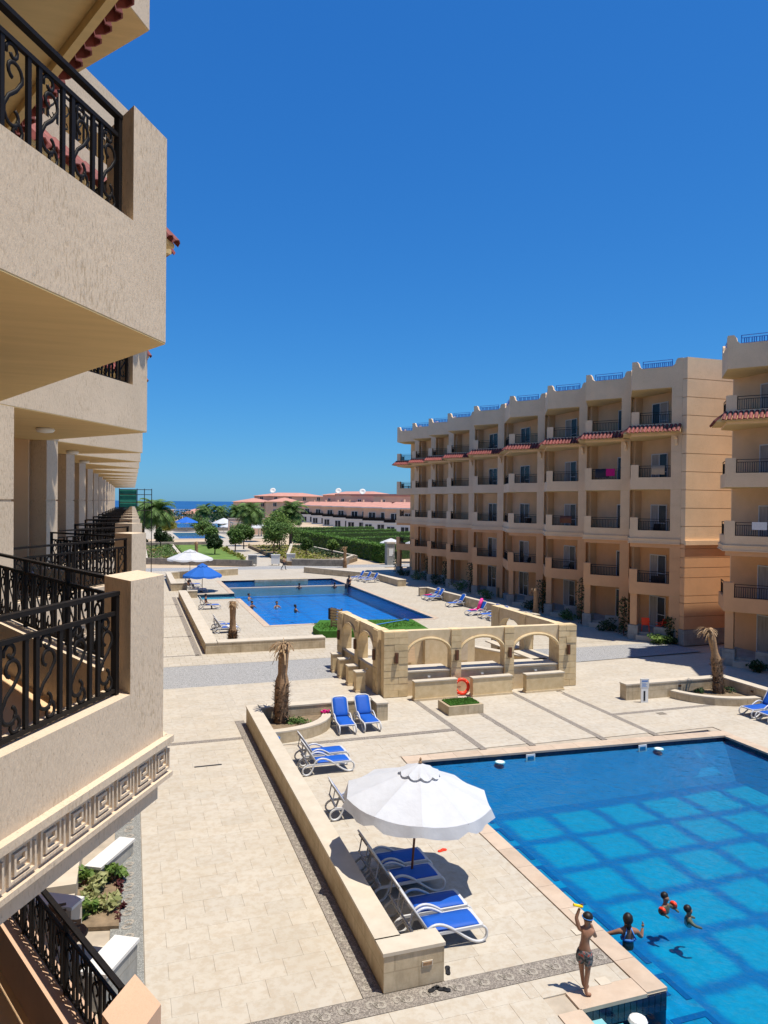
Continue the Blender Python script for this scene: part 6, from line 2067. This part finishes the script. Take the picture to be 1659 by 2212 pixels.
skin_obj('shorts', [(.0, .0, .79, .112, .098), (.0, .0, .70, .125, .11), (-.058, .035, .62, .10), (-.038, .055, .46, .085), (.062, -.03, .62, .10), (.05, -.055, .45, .085)], [(0, 1), (1, 2), (2, 3), (1, 4), (4, 5)], M['shorts'], t, 0, 2)
MB().ball((.058, .028, 1.29), .092, 12, (1, 1, .86)).build('hair', M['hair'], t, True)
b = MB(); b.tube([(.06 + math.cos(a) * .095, .034 + math.sin(a) * .095, 1.275 - .012 * math.cos(a)) for a in [2 * math.pi * k / 18 for k in range(18)]], .008, 5, True); b.build('goggle_strap', M['cloth_blue'], t, True)
for s in (-.02, .045):
    MB().ball((.125, .085 + s, 1.255), .024, 8, (.6, 1, .8)).build('goggle_lens', M['leaf_light'], t, True)
for s in (-1, 1):
    MB().ball((.06 + s * .045, .035 - s * .07, 1.235), .018, 6, (.6, .6, 1.2)).build('ear', M['skin_dark'], t, True)
hand(t, (-.075, .06, 1.42), (.5, .1, .8), M['skin_dark'], (0, 1, 0), .8)
hand(t, (.135, .13, 1.12), (-.1, .3, .9), M['skin_dark'], (1, 0, 0), .8)
o = MB().tube([(-.19, .03, 0), (-.03, .06, -.05)], .024, 8).build('squirt_tube', M['yellow']); o.location = Vector((7.42, 10.86, 1.505)); o.rotation_euler = (0, 0, math.atan2(cr.y, cr.x)); tag(o, 'short yellow tube held up in the boy\'s raised hand', 'toy')
# woman in the pool
t = thing('person', 'woman seen from behind, waist deep at the pool edge in a blue halter top', 'person', (9.28, 12.12, WZ - .03), math.atan2(cr.y, cr.x))
J = [(0, 0, -.17, .10, .08), (0, 0, -.12, .125, .095), (0, .0, -.03, .115, .085), (0, .0, .12, .14, .095), (0, .0, .215, .10, .07), (0, .005, .275, .045), (-.005, .012, .34, .068), (-.008, .018, .42, .09), (-.008, .018, .485, .068),
     (-.165, .0, .20, .056), (-.30, .06, .12, .042), (-.42, .11, .075, .028),
     (.165, .0, .20, .056), (.285, .07, .035, .042), (.335, .15, .19, .028)]
E_ = [(0, 1), (1, 2), (2, 3), (3, 4), (4, 5), (5, 6), (6, 7), (7, 8), (4, 9), (9, 10), (10, 11), (4, 12), (12, 13), (13, 14)]
skin_obj('body', J, E_, M['skin_dark'], t)
MB().ball((-.008, .0, .44), .106, 12, (.95, 1, 1.12)).build('hair', M['hair'], t, True)
MB().ball((-.008, -.06, .34), .06, 10, (.8, .7, 1.6)).build('hair_tail', M['hair'], t, True)
hand(t, (-.42, .11, .075), (-1, .3, -.1), M['skin_dark'], (0, 0, 1), .95)
hand(t, (.335, .15, .19), (.2, .3, 1), M['skin_dark'], (1, 0, 0), .95)
b = MB()
b.tube([(-.03, -.03, .30), (-.075, -.095, .19), (-.125, -.085, .08)], .014, 5); b.tube([(.03, -.03, .30), (.075, -.095, .19), (.125, -.085, .08)], .014, 5)
b.build('halter_strap', M['cloth_blue'], t, True)
MB().lathe([(.001, .035), (.150, .04), (.155, .075), (.001, .08)], 16).build('swim_band', M['cloth_blue'], t, True).scale = (1, .72, 1)
def bather(loc, rz, label, skin='skin', hair='hair', top=None, low=.0, group=None, k=1.0):
    t = thing('person', label, 'person', loc, rz, group)
    J = [(0, 0, -.17, .12, .09), (0, 0, -.10 + low, .12, .085), (0, 0, .03 + low, .075, .06), (0, .0, .09 + low, .042), (0, -.01, .15 + low, .06), (0, -.015, .22 + low, .085), (0, -.01, .275 + low, .06),
         (-.15, -.02, .0 + low, .045), (-.22, -.09, -.05, .034), (-.20, -.24, -.10, .025), (.15, -.02, .0 + low, .045), (.22, -.10, -.05, .034), (.20, -.24, -.09, .025)]
    skin_obj('body', J, [(0, 1), (1, 2), (2, 3), (3, 4), (4, 5), (5, 6), (2, 7), (7, 8), (8, 9), (2, 10), (10, 11), (11, 12)], M[skin], t)
    MB().ball((0, .026, .262 + low), .092, 10, (1, 1, .95)).build('hair', M[hair], t, True)
    if top:
        skin_obj('top', [(0, 0, -.15, .135, .105), (0, 0, -.08 + low, .135, .10), (0, 0, .02 + low, .10, .08)], [(0, 1), (1, 2)], M[top], t)
    t.scale = (k, k, k)
    return t
kid = bather((10.85, 12.95, WZ - .05), R(18), 'child with orange arm bands floating near the woman', 'skin_dark', k=.9)
for s in (-1, 1):
    b = MB(); b.tube([(s * .23, -.07 + math.cos(a) * .055, .0 + math.sin(a) * .055) for a in [2 * math.pi * q / 12 for q in range(12)]], .05, 7, True)
    b.build('arm_band', M['red'], kid, True)
MB().ball((.02, -.095, .2), .012, 6).build('nose', M['skin_dark'], kid, True)
bather((11.0, 12.42, WZ - .05), R(70), 'child in a white swim shirt right beside the child with arm bands', 'skin_dark', 'hair', 'cloth_white', -.02, None, .9)
for (x, y, rz, lab, sk, top) in [(9.75, 65.3, 60, 'swimmer near the left edge of the far pool, farther of two', 'skin', 'cloth_white'), (9.25, 60.3, 20, 'dark swimmer holding the left edge of the far pool', 'skin_dark', 'cloth_dark'),
                                 (11.15, 59.6, 10, 'swimmer with a white back in the middle of the far pool', 'skin', 'cloth_white'), (12.2, 57.3, 100, 'dark haired swimmer in the middle of the far pool nearest the bar', 'skin_dark', None),
                                 (15.8, 72.5, 180, 'dark swimmer at the lane wall of the far pool', 'skin_dark', 'cloth_dark'), (19.4, 72.4, 180, 'swimmer at the right end of the lane wall', 'skin_dark', 'cloth_dark')]:
    bather((x, y, WZ), R(rz), lab, sk, 'hair', top, .05, None, 1.25)
def standing(loc, rz, label, top, legs, pose='walk', group=None):
    t = thing('person', label, 'person', loc, rz, group)
    J = [(0, 0, .95, .13, .10), (0, 0, 1.2, .13, .1), (0, 0, 1.38, .10, .08), (0, 0, 1.48, .05), (0, -.02, 1.60, .095), (0, -.02, 1.70, .075), (-.2, 0, 1.38, .055), (-.26, .05, 1.12, .045), (-.25, -.08, .90, .03), (.2, 0, 1.38, .055), (.25, -.1, 1.12, .045), (.2, -.25, .98, .03)]
    skin_obj('body', J, [(0, 1), (1, 2), (2, 3), (3, 4), (4, 5), (2, 6), (6, 7), (7, 8), (2, 9), (9, 10), (10, 11)], M['skin'], t)
    if pose == 'walk':
        L_ = [(0, 0, .98, .145, .115), (-.09, .0, .86, .095), (-.09, -.17, .48, .065), (-.09, -.22, .09, .045), (-.09, -.33, .05, .04), (.09, .02, .86, .095), (.09, .12, .48, .065), (.09, .36, .13, .045), (.09, .30, .05, .04)]
    else:
        L_ = [(0, 0, .98, .145, .115), (-.09, -.02, .92, .09), (-.09, -.42, .95, .065), (-.09, -.48, .5, .05), (-.09, -.56, .46, .04), (.09, -.02, .92, .09), (.09, -.42, .95, .065), (.09, -.48, .5, .05), (.09, -.56, .46, .04)]
    skin_obj('trousers', L_, [(0, 1), (1, 2), (2, 3), (3, 4), (0, 5), (5, 6), (6, 7), (7, 8)], M[legs], t)
    skin_obj('shirt', [(0, 0, 1.0, .142, .112), (0, 0, 1.22, .142, .112), (0, 0, 1.36, .12, .095), (-.2, 0, 1.37, .066), (-.24, .03, 1.2, .056), (.2, 0, 1.37, .066), (.235, -.06, 1.2, .056)], [(0, 1), (1, 2), (2, 3), (3, 4), (2, 5), (5, 6)], M[top], t)
    MB().ball((0, 0, 1.66), .108, 10, (1, 1.05, .95)).build('hair', M['hair'], t, True)
    return t
standing((17.8, 90.7, 0), R(75), 'man in a tan shirt and dark trousers walking across the far plaza', 'cloth_tan', 'cloth_dark')
standing((29.3, 126, .0), R(10), 'small distant figure in red beside the tall hedge', 'red', 'red')
s_ = standing((20.9, 72.3, -.82), R(-60), 'person in dark clothes sitting on the right edge of the far pool', 'cloth_dark', 'cloth_dark', 'sit')
s_ = standing((21.15, 73.2, -.82), R(-40), 'bare skinned person sitting on the right edge of the far pool', 'skin', 'cloth_dark', 'sit')
s_ = standing((5.45, 58.95, -.55), R(90), 'person in dark clothes sitting on a lounger left of the far pool', 'cloth_dark', 'cloth_dark', 'sit')
s_ = standing((5.2, 73.2, -.55), R(60), 'person in dark clothes sitting behind the blue parasol', 'cloth_dark', 'cloth_dark', 'sit')
